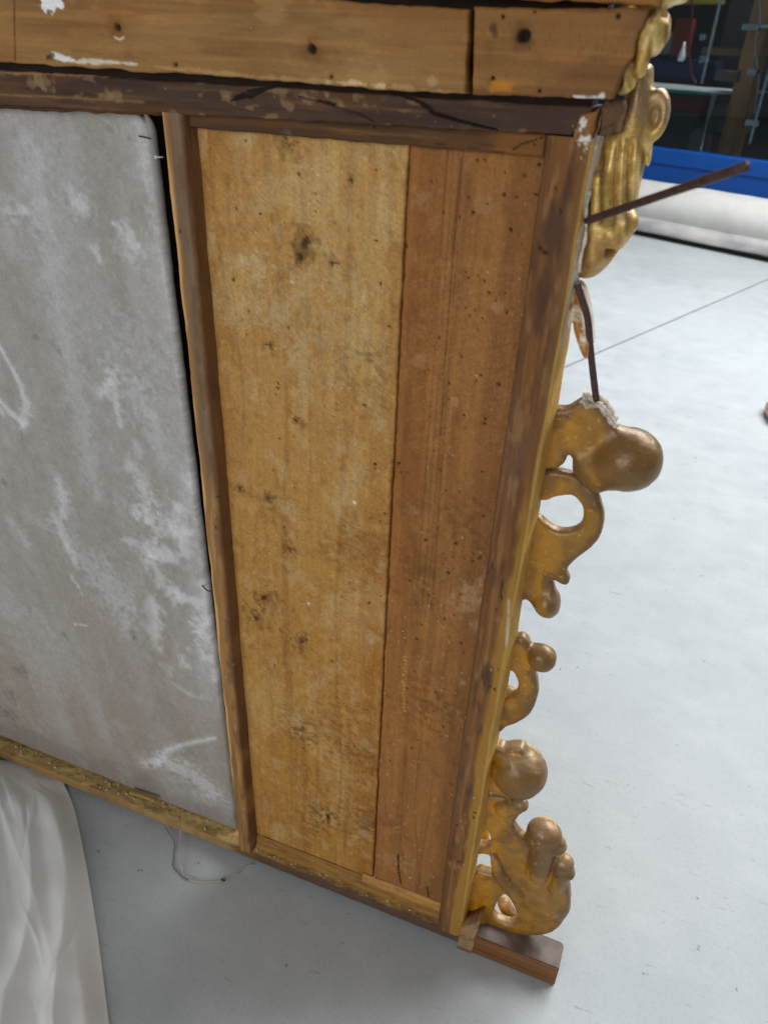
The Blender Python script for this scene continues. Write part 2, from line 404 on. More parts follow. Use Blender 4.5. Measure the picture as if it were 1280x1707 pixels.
for sgn in (1, -1):
    a = j0 + jn * sgn * .007
    ring = [a - jd * 9, a + jd * 13, a + jd * 13 + jn * sgn * 9, a - jd * 9 + jn * sgn * 9]
    if sgn < 0: ring = ring[::-1]
    bm = bmesh.new(); prism(bm, [(p[0], p[1], -.0119) for p in ring], [(p[0], p[1], 0) for p in ring])
    bmesh.ops.bevel(bm, geom=[e_ for e_ in bm.edges if abs(e_.verts[0].co.z) < 1e-5 and abs(e_.verts[1].co.z) < 1e-5], offset=.0025, segments=1, affect='EDGES')
    bm_obj('slab', bm, M['floor'], floor, False)

# ================================================================== the frame
FR = thing('altar_frame', 'back of an old wooden altar frame with gilded carving along its right side', 'frame', (-.35, .03, 0.0))
pale = alb(166, 126, 70); paleY = alb(160, 116, 54); orange = alb(146, 94, 38); brown = alb(122, 74, 30); dkbrown = alb(92, 56, 26)
dirt = alb(66, 42, 20); hole = alb(22, 14, 9); grime = alb(74, 60, 50); white = alb(205, 198, 182); ochre = alb(150, 108, 34); lightwood = alb(166, 128, 74)

def worm(s, pts, off, sc, r=1.6):
    for a, b in pts:
        s.spot(off[0] + a / sc, off[1] + b / sc, r * random.uniform(.8, 1.5), hole, 1, .3, -.003, .05)

def paint_light(s):
    s.fill(paleY)
    s.mix(pale, .9 * sstep(.5, 1.1, s.Z + .15 * fbm(s.X * 8, s.Z * 5, 2)))
    s.blot(orange, .55, 7, 3, 21, .08, .5)
    s.mix(orange, .75 * sstep(-.34, -.287, s.X + .025 * fbm(s.X * 20, s.Z * 14, 5)) * sstep(1.1, .75, s.Z))
    s.blot(alb(176, 142, 88), .55, 12, 7, 31, .12, .5)
    s.grain(orange, .32, 70, .7, 41, -.05, .45, .03); s.grain(lightwood, .2, 120, 4, 42, .05, .5, .03); s.grain(dkbrown, .22, 130, .9, 43, .12, .5, .03)
    s.blot(alb(112, 74, 34), .3, 110, 80, 45, .1, .5); s.blot(alb(180, 142, 86), .35, 80, 60, 46, .1, .5)
    s.mix(alb(184, 158, 112), .35 * sstep(.05, .4, fbm(s.X * 30, s.Z * 20, 47, 5)) * sstep(.55, .8, s.Z))
    s.mix(alb(128, 86, 44), .6 * sstep(-.515, -.54, s.X + .01 * fbm(s.Z * 12, s.Z * 0, 8)))
    # chalky wear
    s.blot(alb(172, 152, 112), .35, 40, 26, 51, .2, .5)
    for x, y, r, a in ((530, 540, 55, .35), (470, 500, 38, .3), (425, 440, 20, .55), (390, 432, 14, .5), (400, 520, 24, .35), (560, 470, 30, .25), (620, 560, 26, .2), (395, 350, 26, .18), (520, 610, 36, .25)):
        s.spot(x, y, r, alb(178, 160, 124), a * .8, .95, 0, 1.1)
    # stained, rough-sawn areas
    for x, y, r, a in ((610, 640, 42, .4), (560, 585, 40, .3), (640, 615, 20, .4), (600, 920, 55, .3), (560, 930, 40, .25), (610, 1260, 40, .45), (540, 1215, 45, .4), (470, 1230, 40, .2),
                       (570, 1355, 60, .35), (610, 1370, 20, .5), (445, 1010, 30, .4), (430, 1090, 24, .3), (450, 850, 30, .35), (480, 1090, 30, .25), (560, 1130, 30, .15), (400, 700, 16, .35), (395, 610, 12, .3), (470, 1360, 60, .2), (660, 515, 12, .4)):
        s.spot(x, y, r * .9, alb(88, 56, 24), a * .6, .98, 0, 1.4)
    s.hatch(150, (560, 860, 660, 1010), dirt, 25, 16, 2, .35); s.hatch(130, (545, 1170, 640, 1300), dirt, 28, 16, 2, .5); s.hatch(60, (500, 1330, 630, 1390), dirt, 22, 22, 3, .45)
    s.hatch(110, (540, 560, 670, 700), dirt, 35, 12, 2, .4); s.hatch(60, (460, 1170, 560, 1230), dirt, 30, 16, 2.2, .5); s.hatch(160, (330, 240, 680, 560), dirt, 40, 9, 1.6, .3)
    s.hatch(140, (390, 700, 640, 1150), dirt, 30, 11, 1.6, .28); s.hatch(90, (420, 1020, 620, 1400), dirt, 28, 12, 1.7, .3)
    s.hatch(70, (560, 820, 655, 1340), orange, 25, 22, 3, .5)
    for x, y, r in ((482, 240, 13), (508, 405, 14), (500, 428, 10), (555, 440, 8), (450, 577, 7), (493, 700, 7), (447, 832, 10), (484, 915, 9), (440, 995, 12), (425, 1030, 13), (503, 1070, 10), (507, 1222, 10), (545, 1360, 12), (585, 300, 4), (660, 1050, 5), (400, 815, 5)):
        s.spot(x, y, r * 1.6, dirt, .4, .95, 0, 1.1); s.spot(x, y, r * .42, alb(44, 27, 14), .85, .8, -.0012, .7)
        for _ in range(9):
            t = random.uniform(0, 6.28); q = r * random.uniform(.5, 1.5)
            s.stroke([(x + q * .4 * math.cos(t), y + q * .4 * math.sin(t)), (x + q * math.cos(t), y + q * math.sin(t))], 1.8, alb(58, 36, 18), .6, .6, -.0004)
    s.specks(70, (330, 240, 660, 760), white, .8, 1.8, .6); s.specks(150, (390, 760, 640, 1400), white, .7, 2.0)
    s.spot(591, 838, 4, white, .9); s.spot(515, 1006, 4, white, .8); s.spot(486, 470, 3, white, .5)
    worm(s, [(212, 105), (383, 213), (633, 201), (182, 326), (260, 342), (172, 556), (222, 657), (216, 733), (350, 711), (647, 568), (676, 706), (317, 890), (316, 906), (309, 927), (505, 955), (595, 962), (436, 336), (436, 275), (536, 260), (634, 430)], (300, 180), 1.939)
    worm(s, [(324, 157), (368, 151), (630, 241), (630, 255), (139, 237), (299, 260), (370, 317), (337, 445), (616, 416), (649, 425), (661, 399), (221, 463), (523, 667), (610, 689), (490, 877), (307, 890), (650, 667)], (300, 650), 1.939)
    worm(s, [(390, 45), (578, 52), (596, 190), (470, 383), (311, 368), (745, 168), (362, 68)], (300, 1080), 2.286, 1.4)
    s.hatch(900, (330, 240, 670, 1400), dirt, 38, 7, 1.3, .5); s.hatch(260, (330, 240, 670, 1400), alb(104, 66, 28), 30, 16, 1.5, .35); s.hatch(250, (330, 240, 670, 1400), alb(176, 146, 94), 85, 10, 1.4, .4)
    s.c *= (1 + .08 * rng.standard_normal(s.X.shape))[..., None]
    s.h += .0005 * fbm(s.X * 260, s.Z * 30, 61, 3)

def paint_dark(s):
    s.fill(alb(138, 94, 48))
    s.mix(alb(130, 82, 37), .85 * sstep(-.232, -.242, s.X + .006 * fbm(s.Z * 3, s.Z * 0, 4)) * sstep(.55, .9, s.Z))
    s.blot(alb(152, 98, 46), .5, 10, 3, 121, .05, .4)
    s.grain(alb(116, 72, 34), .3, 60, .8, 141, .0, .5, .012); s.grain(alb(160, 108, 56), .3, 150, 3, 142, .08, .5); s.grain(alb(92, 56, 26), .22, 120, 1.0, 143, .2, .5)
    s.blot(alb(106, 66, 30), .5, 14, 4, 151, .15, .45); s.blot(alb(96, 62, 32), .35, 80, 40, 152, .12, .5); s.blot(alb(146, 104, 58), .35, 60, 30, 153, .15, .5)
    s.mix(alb(112, 72, 38), .55 * sstep(-.185, -.155, s.X + .01 * fbm(s.X * 30, s.Z * 9, 15)))
    for x0 in (726, 742, 716, 735): s.stroke([(x0 + 30, 250), (x0, 700), (x0 - 22, 1010)], 3, alb(84, 46, 20), .45, .8)
    s.stroke([(768, 262), (742, 600), (735, 720)], 2.5, alb(70, 38, 16), .7, .6, -.0008)
    for x, y, r, a in ((830, 508, 11, .55), (757, 670, 10, .6), (700, 600, 13, .3), (705, 330, 20, .3), (690, 850, 13, .4), (810, 345, 18, .25), (770, 1010, 30, .45), (785, 1000, 26, .5), (800, 985, 24, .5), (815, 960, 14, .5), (795, 1040, 18, .4), (735, 370, 18, .15), (680, 1440, 18, .3), (650, 1437, 20, .3), (690, 560, 20, .15), (770, 1140, 8, .8), (764, 1187, 4, .8), (768, 1200, 4, .7)):
        s.spot(x, y, r * .9, alb(172, 142, 106), a * .7, .9, 0, .9)
    for x, y, r, a in ((700, 955, 30, .4), (690, 1180, 40, .45), (735, 1160, 35, .3), (770, 860, 30, .4), (700, 1000, 20, .3), (650, 1370, 18, .5), (640, 1050, 16, .5), (740, 1190, 30, .4), (780, 880, 40, .35), (672, 845, 16, .4), (760, 960, 60, .25)):
        s.spot(x, y, r, alb(74, 46, 24), a * .55, .98, 0, 1.2)
    s.hatch(60, (650, 840, 830, 1080), dirt, 12, 14, 1.6, .3); s.hatch(30, (650, 1150, 760, 1220), dirt, 30, 12, 1.6, .3)
    for _ in range(46): yy_ = random.uniform(280, 1460); s.spot(random.uniform(700, 850) - (yy_ - 280) * .075, yy_, random.uniform(1.0, 1.9), hole, .95, .3, -.003, .05); s.hatch(60, (680, 430, 860, 760), alb(160, 110, 62), -15, 16, 2, .25)
    s.stroke([(663, 1425), (664, 1450), (668, 1474)], 2.6, hole, .95, .3, -.002); s.stroke([(712, 1478), (714, 1498)], 2, hole, .9, .3, -.0015)
    s.stroke([(668, 1400), (671, 1330), (676, 1240)], 3, alb(90, 48, 20), .4, .7); s.stroke([(700, 1480), (690, 1350), (700, 1240)], 3, alb(90, 48, 20), .4, .7)
    for y in range(1095, 1190, 6): s.spot(674 + random.uniform(-3, 3), y, random.uniform(1.4, 2.6), alb(196, 152, 84), .7)
    s.specks(60, (690, 300, 880, 800), white, .7, 1.6, .6); s.specks(130, (640, 860, 820, 1200), white, .7, 1.9); s.specks(110, (630, 1180, 770, 1490), white, .7, 2.1)
    worm(s, [(836, 743), (961, 169), (983, 169), (1049, 206), (1112, 218), (1046, 280), (1089, 288), (1151, 280), (934, 289), (947, 339), (1069, 393), (1107, 444), (930, 551), (984, 560), (998, 597), (1050, 600), (1020, 624), (921, 647), (951, 651), (935, 671), (1054, 662), (965, 715), (909, 803), (971, 865), (956, 884), (1030, 895), (869, 891), (868, 944), (1160, 182), (731, 447)], (300, 180), 1.939, 1.8)
    worm(s, [(697, 165), (707, 238), (905, 330), (981, 408), (793, 487), (891, 497), (852, 529), (920, 545), (867, 591), (743, 618), (805, 667), (855, 742), (780, 760), (764, 806), (870, 799), (908, 820), (985, 110), (918, 83), (985, 95), (945, 553), (970, 542)], (300, 650), 1.939, 1.7)
    worm(s, [(908, 352), (1035, 520), (865, 155), (778, 165), (975, 170), (884, 383), (1000, 300)], (300, 1080), 2.286, 1.5)
    s.hatch(320, (640, 270, 900, 1480), dirt, 85, 12, 1.6, .35); s.hatch(200, (640, 270, 900, 1480), alb(150, 108, 64), 80, 12, 1.5, .35)
    s.c *= (1 + .08 * rng.standard_normal(s.X.shape))[..., None]
    s.h += .0005 * fbm(s.X * 260, s.Z * 20, 161, 3)

board('board', [(312, 195), (680.5, 232), (620.5, 1466), (420, 1408)], .022, .02, paint_light, M['wood'], FR, .0019, .0022, .0006)
board('board', [(683.5, 232), (915, 250), (742, 1536), (623, 1468)], .0216, .02, paint_dark, M['wood'], FR, .0019, .0022, .0006)

# dark board added behind the picture panel so the gap beside it reads as shade
def paint_back(s): s.fill(alb(44, 32, 22)); s.grain(alb(26, 18, 12), .6, 90, 4, 7)
board('backing_board', [(-260, 100), (330, 160), (430, 1425), (-260, 1170)], .075, .012, paint_back, M['wood'], FR, .012, .002, .0)

# ---- upright battens: lofted sections so the worn arris is real
def upright(name, line, paint, mat, prof, parent=FR, n=420):
    """line: list of (x, z) along the batten's left front edge; prof: (dx, y, band) section points"""
    ln = np.array(spline(line, max(2, n // max(1, len(line) - 1)))); L = len(ln); K = len(prof)
    dx = np.array([p[0] for p in prof]); yy = np.array([p[1] for p in prof])
    X = ln[:, 0][:, None] + dx[None]; Z = np.repeat(ln[:, 1][:, None], K, 1); Y = np.repeat(yy[None], L, 0)
    Y = Y + .0016 * fbm(X * 60, Z * 14, 77, 4); X = X + .0015 * fbm(Z * 22, Y * 60, 78, 5)
    s = Sheet(X, Z, 0.0); s.band = np.repeat(np.arange(K)[None], L, 0) / (K - 1); s.dx = np.repeat(dx[None], L, 0); s.Yv = Y
    paint(s); Y = Y - s.h
    V = np.stack([X, Y, Z], -1).reshape(-1, 3); idx = np.arange(L * K).reshape(L, K)
    f = np.stack([idx[:-1, :-1], idx[:-1, 1:], idx[1:, 1:], idx[1:, :-1]], -1).reshape(-1, 4)
    # back strip closes the section, end caps as fans of quads
    bk = np.stack([idx[:-1, -1], idx[:-1, 0], idx[1:, 0], idx[1:, -1]], -1)
    V2 = [V]; caps = []; n0 = len(V)
    for row in (0, L - 1):
        ctr = n0; V2.append(V[idx[row]].mean(0)[None]); n0 += 1
        r = idx[row]
        for i in range(0, K - 1, 2): caps.append((r[i], r[i + 1], r[min(i + 2, K - 1)], ctr))
    caps = np.array([c for c in caps if len(set(c)) == 4])
    cc = s.c.reshape(-1, 3); cc = np.concatenate([cc, cc[:1], cc[-1:]])
    return mesh_obj(name, np.concatenate(V2), np.concatenate([f, bk, caps]), mat, parent, cc)
def section(width, depth, y0, r_left, r_right, side_in=0.0, nf=16, ns=18):
    """front face with rounded arrises, then the right side, going back; left side first"""
    pr = []
    for i in range(8): pr.append((0.0, y0 + depth - (depth - r_left) * i / 7))
    for i in range(1, 6): a = i / 6 * math.pi / 2; pr.append((r_left * (1 - math.cos(a)), y0 + r_left * (1 - math.sin(a))))
    for i in range(nf + 1): pr.append((r_left + (width - r_left - r_right) * i / nf, y0))
    for i in range(1, 6): a = i / 6 * math.pi / 2; pr.append((width - r_right * (1 - math.sin(a)), y0 + r_right * (1 - math.cos(a))))
    for i in range(ns + 1): pr.append((width + side_in * i / ns, y0 + r_right + (depth - r_right) * i / ns))
    return pr

def paint_batten(s):
    s.fill(alb(140, 102, 60)); s.grain(alb(104, 70, 40), .45, 110, 5, 201, 0, .4); s.grain(alb(176, 132, 80), .5, 200, 9, 202, .05, .45)
    z = s.Z; n = fbm(s.X * 30, z * 9, 203)
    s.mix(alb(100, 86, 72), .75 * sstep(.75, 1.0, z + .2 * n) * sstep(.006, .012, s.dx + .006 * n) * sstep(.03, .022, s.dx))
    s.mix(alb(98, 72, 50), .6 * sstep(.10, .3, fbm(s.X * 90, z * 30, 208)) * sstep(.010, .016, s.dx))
    s.mix(alb(96, 64, 36), .75 * sstep(.020, .026, s.dx + .004 * n))                    # right side coloured darker to carry its shade
    s.mix(alb(196, 156, 98), .9 * sstep(.0075, .004, s.dx + .005 * fbm(z * 8, z * 0, 204) + .002) * sstep(.18, .3, z))
    s.mix(alb(150, 104, 54), .6 * sstep(.5, .2, z) * sstep(.0, .3, fbm(s.X * 60, z * 22, 205)))
    for x, y in ((300, 385), (385, 820), (352, 1310), (362, 830), (360, 880)): s.spot(x, y, 3, hole, .8, .5, -.001)
    s.specks(60, (330, 600, 425, 1400), white, .7, 1.8)
    s.h += .0007 * fbm(s.X * 220, s.Z * 16, 206, 3)
xb = (P(268, 187, 0)[0] + P(400, 1412, 0)[0]) / 2
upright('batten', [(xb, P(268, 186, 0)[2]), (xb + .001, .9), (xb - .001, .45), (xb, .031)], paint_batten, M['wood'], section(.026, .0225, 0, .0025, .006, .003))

def paint_stile(s):
    s.fill(alb(112, 74, 38)); s.grain(alb(84, 52, 28), .55, 90, 4, 301, -.05, .4); s.grain(alb(146, 102, 56), .45, 220, 5, 302, .05, .5)
    z = s.Z; n = fbm(s.X * 40, z * 10, 303); n2 = fbm(s.X * 24, z * 5, 304)
    low = sstep(1.15, .85, z)
    s.mix(alb(102, 72, 52), .8 * sstep(.0, .3, n2)); s.mix(alb(70, 48, 36), .5 * sstep(.05, .5, fbm(s.X * 110, z * 28, 308, 5))); s.mix(alb(150, 114, 70), .4 * sstep(.1, .5, fbm(s.X * 130, z * 30, 309, 5)))
    s.mix(alb(150, 110, 44), .85 * sstep(.025, .033, s.dx + .009 * n + .004 * sstep(.5, .1, z)) * sstep(1.05, .8, z + .15 * n))
    s.mix(alb(112, 82, 44), .6 * sstep(.029, .035, s.dx + .007 * n) * sstep(.95, 1.2, z))
    s.mix(alb(64, 42, 36), .75 * sstep(.05, .4, fbm(s.X * 50, z * 12, 305)) * sstep(.006, .014, s.dx) * sstep(.034, .026, s.dx) * sstep(.3, .5, z))
    s.mix(alb(72, 46, 30), .6 * sstep(.006, .0, s.dx))
    s.mix(alb(186, 146, 74), .9 * sstep(.0385, .0400, s.dx + .0006 * n))                # pale outer arris
    s.mix(alb(206, 200, 190), .9 * sstep(.0425, .0432, s.dx + .001 * fbm(s.X * 9, z * 50, 306)) * sstep(1.1, 1.18, z + .06 * n))
    for _ in range(60): 
        x = random.uniform(965, 1000); y = random.uniform(175, 275); s.spot(x, y, random.uniform(.8, 3.2), alb(200, 194, 184), .8, .6, .0005, 1.0)
    s.stroke([(898, 412), (906, 420), (914, 424)], 5, hole, .9, .5, -.002)
    s.stroke([(838, 970), (834, 990), (836, 1000)], 2.5, hole, .8, .5, -.0015); s.stroke([(822, 935), (818, 950), (810, 958)], 1.6, hole, .8, .5, -.001)
    s.stroke([(848, 1000), (846, 1040), (844, 1080)], 5, alb(196, 190, 176), .5, .8)
    worm(s, [(1205, 566), (1230, 330), (1214, 265)], (300, 180), 1.939, 1.6); worm(s, [(1062, 733), (1054, 773), (1030, 902), (1016, 971), (1020, 715), (1070, 129)], (300, 650), 1.939, 1.7)
    worm(s, [(1213, 80), (1197, 163), (1185, 150), (1150, 268), (1157, 440), (1122, 630), (1118, 648), (1057, 675)], (300, 1080), 2.286, 1.7)
    s.spot(764, 1437, 3, alb(60, 40, 20), .9, .4, -.002)
    s.specks(40, (760, 1100, 840, 1540), white, .7, 1.8)
    s.h += .0008 * fbm(s.X * 200, s.Z * 14, 307, 3)
xs = -.1435
upright('stile', [(xs + .004, 1.3305), (xs + .003, 1.0), (xs, .6), (xs - .001, .25), (xs, .034)], paint_stile, M['wood'],
        section(.0430, .036, 0, .002, .008, .004, 22))
def paint_stile2(s):
    s.fill(alb(128, 88, 48)); s.grain(alb(98, 62, 34), .6, 200, 6, 311, 0, .4)
    s.blot(alb(206, 200, 190), .9, 110, 70, 312, .12, .28)
    s.h += .001 * sstep(.08, .2, fbm(s.X * 110, s.Z * 70, 312, 5))
board('stile_tip', [(966, 190), (998, 184), (985, 236), (952, 236)], -.0012, .034, paint_stile2, M['wood'], FR, .0012, .002, .001)
# thin strips of gesso left along the stile's outer edge
for a, b, w in (((993, 222), (988, 262), .0016), ((982, 318), (966, 455), .0018)):
    bm = bmesh.new(); pa = P(*a, .010); pb = P(*b, .010)
    pts = [pa + (pb - pa) * t + np.array([.0012 * math.sin(9 * t + 3), .002, 0]) for t in np.linspace(0, 1, 14)]
    tube(bm, pts, [w * (.5 + .9 * random.random()) for _ in pts], 7); bm_obj('gesso_residue', bm, M['gesso'], FR)

# ---- bottom rail: lofted along x, dusty top ledge, dark worn front
def along_x(name, x0, x1, prof, paint, mat, parent=FR, step=.002, sag=None):
    n = max(8, int((x1 - x0) / step)); xs_ = np.linspace(x0, x1, n); K = len(prof)
    yy = np.array([p[0] for p in prof]); zz = np.array([p[1] for p in prof])
    X = np.repeat(xs_[:, None], K, 1); Y = np.repeat(yy[None], n, 0); Z = np.repeat(zz[None], n, 0)
    if sag is not None: Z = Z + sag(X)
    s = Sheet(X, Z, 0.0); s.Yv = Y; s.k = np.repeat(np.arange(K)[None], n, 0); paint(s)
    Y = Y - .0012 * fbm(X * 50, Z * 60, 88, 4); Z = Z + s.h
    V = np.stack([X, Y, Z], -1).reshape(-1, 3); idx = np.arange(n * K).reshape(n, K)
    f = np.stack([idx[:-1, :-1], idx[1:, :-1], idx[1:, 1:], idx[:-1, 1:]], -1).reshape(-1, 4)
    bk = np.stack([idx[:-1, -1], idx[1:, -1], idx[1:, 0], idx[:-1, 0]], -1)
    caps = []; V2 = [V]; n0 = len(V)
    for row in (0, n - 1):
        V2.append(V[idx[row]].mean(0)[None])
        for i in range(0, K - 1, 2):
            q = (idx[row][i], idx[row][i + 1], idx[row][min(i + 2, K - 1)], n0)
            if len(set(q)) == 4: caps.append(q)
        n0 += 1
    cc = s.c.reshape(-1, 3); cc = np.concatenate([cc, cc[:1], cc[-1:]])
    return mesh_obj(name, np.concatenate(V2), np.concatenate([f, bk, np.array(caps)]), mat, parent, cc)
def seg(a, b, n): return [(a[0] + (b[0] - a[0]) * i / n, a[1] + (b[1] - a[1]) * i / n) for i in range(n)]
def paint_ledge(s):
    s.fill(alb(146, 120, 74)); n = fbm(s.X * 50, s.Yv * 50 + s.Z * 50, 401)
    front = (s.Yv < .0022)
    s.mix(alb(172, 146, 94), .8 * sstep(.0, .35, fbm(s.X * 28, s.Yv * 70, 402)))
    s.mix(alb(104, 78, 46), .55 * sstep(.1, .45, fbm(s.X * 40, s.Yv * 90, 403)))
    s.mix(alb(166, 140, 90), .5 * sstep(.25, .6, fbm(s.X * 160, s.Yv * 160, 404, 3)))
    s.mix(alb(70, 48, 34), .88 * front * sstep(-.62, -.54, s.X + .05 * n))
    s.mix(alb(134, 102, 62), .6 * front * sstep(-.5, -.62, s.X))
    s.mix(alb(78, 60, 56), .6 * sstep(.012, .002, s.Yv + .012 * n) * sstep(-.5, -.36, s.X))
    s.h += .0022 * fbm(s.X * 120, s.Yv * 120, 405, 4) * (s.Yv > .003)
prof = [(.05, .014)] + seg((.002, .014), (.0, .018), 3) + seg((.0, .018), (.0, .033), 8) + seg((.0, .033), (.002, .036), 3) + seg((.002, .036), (.074, .041), 28) + [(.074, .041), (.074, .014)]
along_x('bottom_rail', -1.9, -.1015, prof, paint_ledge, M['wood_h'])
def paint_trim(s):
    s.fill(alb(140, 102, 50)); s.grain(alb(104, 68, 32), .5, 30, 220, 411, 0, .4); s.mix(alb(172, 134, 76), .6 * sstep(-.3, -.2, s.X) * sstep(.060, .072, s.Z))
    s.mix(alb(104, 72, 38), .5 * sstep(.0, .4, fbm(s.X * 24, s.Z * 200, 412))); s.specks(30, (430, 1400, 720, 1510), white, .8, 2)
trp = [(.0212, .036)] + seg((.0135, .036), (.0135, .041), 4) + seg((.0135, .041), (.015, .0445), 3) + seg((.015, .0445), (.0212, .072), 10) + [(.0212, .072)]
along_x('trim_strip', xb + .029, xs - .001, trp, paint_trim, M['wood_h'])
def paint_trim2(s): s.fill(alb(168, 124, 66)); s.grain(alb(128, 84, 42), .5, 40, 260, 421, 0, .4)
along_x('trim_strip', -.30, xs - .0015, [(.0213, .057)] + seg((.0172, .058), (.0168, .063), 4) + seg((.0168, .063), (.0213, .080), 6) + [(.0213, .080)], paint_trim2, M['wood_h'],
        sag=lambda X: .0)
# splinter of wood on the ledge below the picture panel
bm = bmesh.new(); a = P(215, 1322, .012); b = P(258, 1336, .012)
prism(bm, [a + (0, 0, -.003), b + (0, 0, -.003), b + (0, .010, -.003), a + (0, .012, -.003)], [a + (0, .001, .004), b + (0, .0, .003), b + (0, .008, .003), a + (0, .009, .004)])
bm_obj('splinter', bm, plain('split_wood', alb(158, 126, 76), alb(126, 96, 54), .8, 60, stretch=(.2, 3, 3)), FR, False, .0006)
# crumbs and plaster chips lying along the ledge
bm = bmesh.new()
for i in range(170):
    x = random.uniform(-1.25, -.15); y = random.uniform(.004, .03 if x < -.55 else .018); r = random.choice((.0006, .0008, .001, .0014, .002)) * random.uniform(.7, 1.2)
    m_ = Matrix.Translation((x, y, .0375 + y * .06 + r * .5)) @ Matrix.Rotation(random.random() * 6, 4, 'Z') @ Matrix.Diagonal((r * 1.5, r, r * .7, 1))
    bmesh.ops.create_icosphere(bm, subdivisions=1, radius=1, matrix=m_)
deb = bm_obj('plaster_crumbs', bm, plain('plaster_crumb', alb(212, 200, 170), alb(150, 126, 86), .9, 300), FR, False); deb['kind'] = 'stuff'

# ---- top rail (dark), with its cracks
def paint_rail(s):
    s.fill(alb(68, 49, 38)); s.grain(alb(50, 34, 26), .6, 8, 140, 501, 0, .4); s.grain(alb(104, 74, 50), .5, 10, 190, 502, .1, .5)
    s.blot(alb(58, 42, 36), .6, 14, 60, 503, .05, .35); s.blot(alb(96, 62, 36), .4, 6, 40, 504, .1, .4)
    s.blot(alb(126, 104, 76), .5, 50, 120, 505, .36, .6)
    for x, y, r in ((75, 135, 13), (60, 138, 9), (190, 158, 10), (175, 160, 8), (465, 150, 10), (520, 165, 14), (530, 150, 11), (450, 195, 7), (480, 175, 7), (600, 160, 9), (620, 175, 9), (690, 170, 8), (560, 172, 9), (380, 165, 8), (375, 155, 6)):
        s.stroke([(x - r, y), (x + r, y + 2)], r * 1.0, alb(140, 114, 80), .45, .95, 0, 1.2)
    s.stroke([(0, 121), (250, 128)], 4, alb(150, 122, 84), .6, .8, 0, .7); s.stroke([(0, 158), (120, 163), (240, 170)], 3, alb(128, 98, 58), .6, .8, 0, .6)
    s.stroke([(470, 141), (440, 148), (418, 156)], [2, 5, 12], hole, 1, .3, -.006, .1); s.stroke([(418, 156), (395, 163), (385, 168)], [9, 6, 2], hole, 1, .3, -.004, .2)
    s.stroke([(495, 160), (540, 172), (600, 190), (625, 204)], 2, hole, .8, .4, -.002); s.stroke([(530, 168), (558, 174)], 4, hole, .9, .4, -.003)
    s.stroke([(648, 150), (690, 166), (716, 180), (722, 188), (770, 203), (828, 217)], [3, 4, 6, 5, 4, 3], hole, 1, .3, -.005, .1)
    s.specks(40, (0, 120, 960, 215), alb(170, 145, 105), .7, 2, .7)
    s.h += .0006 * fbm(s.X * 14, s.Z * 260, 506, 3)
board('top_rail', [(-60, 112), (992, 179), (951, 226), (-62, 172)], 0, .044, paint_rail, M['wood_h'], FR, .0014, .0025, .0006)
def paint_strip(s):
    s.fill(alb(84, 56, 32)); s.grain(alb(58, 40, 24), .6, 9, 150, 511, 0, .4); s.grain(alb(130, 88, 44), .5, 12, 200, 512, .1, .5)
    s.mix(alb(128, 80, 34), .6 * sstep(-.195, -.165, s.X + .02 * fbm(s.X * 60, s.Z * 60, 513)))
    s.stroke([(905, 229), (890, 234), (868, 240), (855, 250)], 2, hole, .9, .4, -.002); s.stroke([(700, 236), (780, 246), (850, 256)], 1.6, hole, .6, .5, -.001)
    s.stroke([(310, 212), (450, 224), (640, 244), (770, 254), (905, 264)], 2, alb(40, 26, 15), .7, .6)
    s.spot(480, 228, 9, alb(90, 76, 66), .7, .9, 0, .8); worm(s, [(1144, 120), (628, 60)], (300, 180), 1.939)
board('rail_strip', [(306, 178), (910, 222), (906, 263), (306, 212)], .011, .0105, paint_strip, M['wood_h'], FR, .0014, .002, .0004)
def paint_lip(s): s.fill(alb(92, 62, 34)); s.grain(alb(56, 38, 24), .7, 10, 160, 521, -.1, .3)
board('rail_lip', [(-60, 169), (270, 184), (262, 190), (240, 186.5), (-62, 178)][:2] + [(262, 192), (-62, 180)], .012, .03, paint_lip, M['wood_h'], FR, .0016, .002, .001)

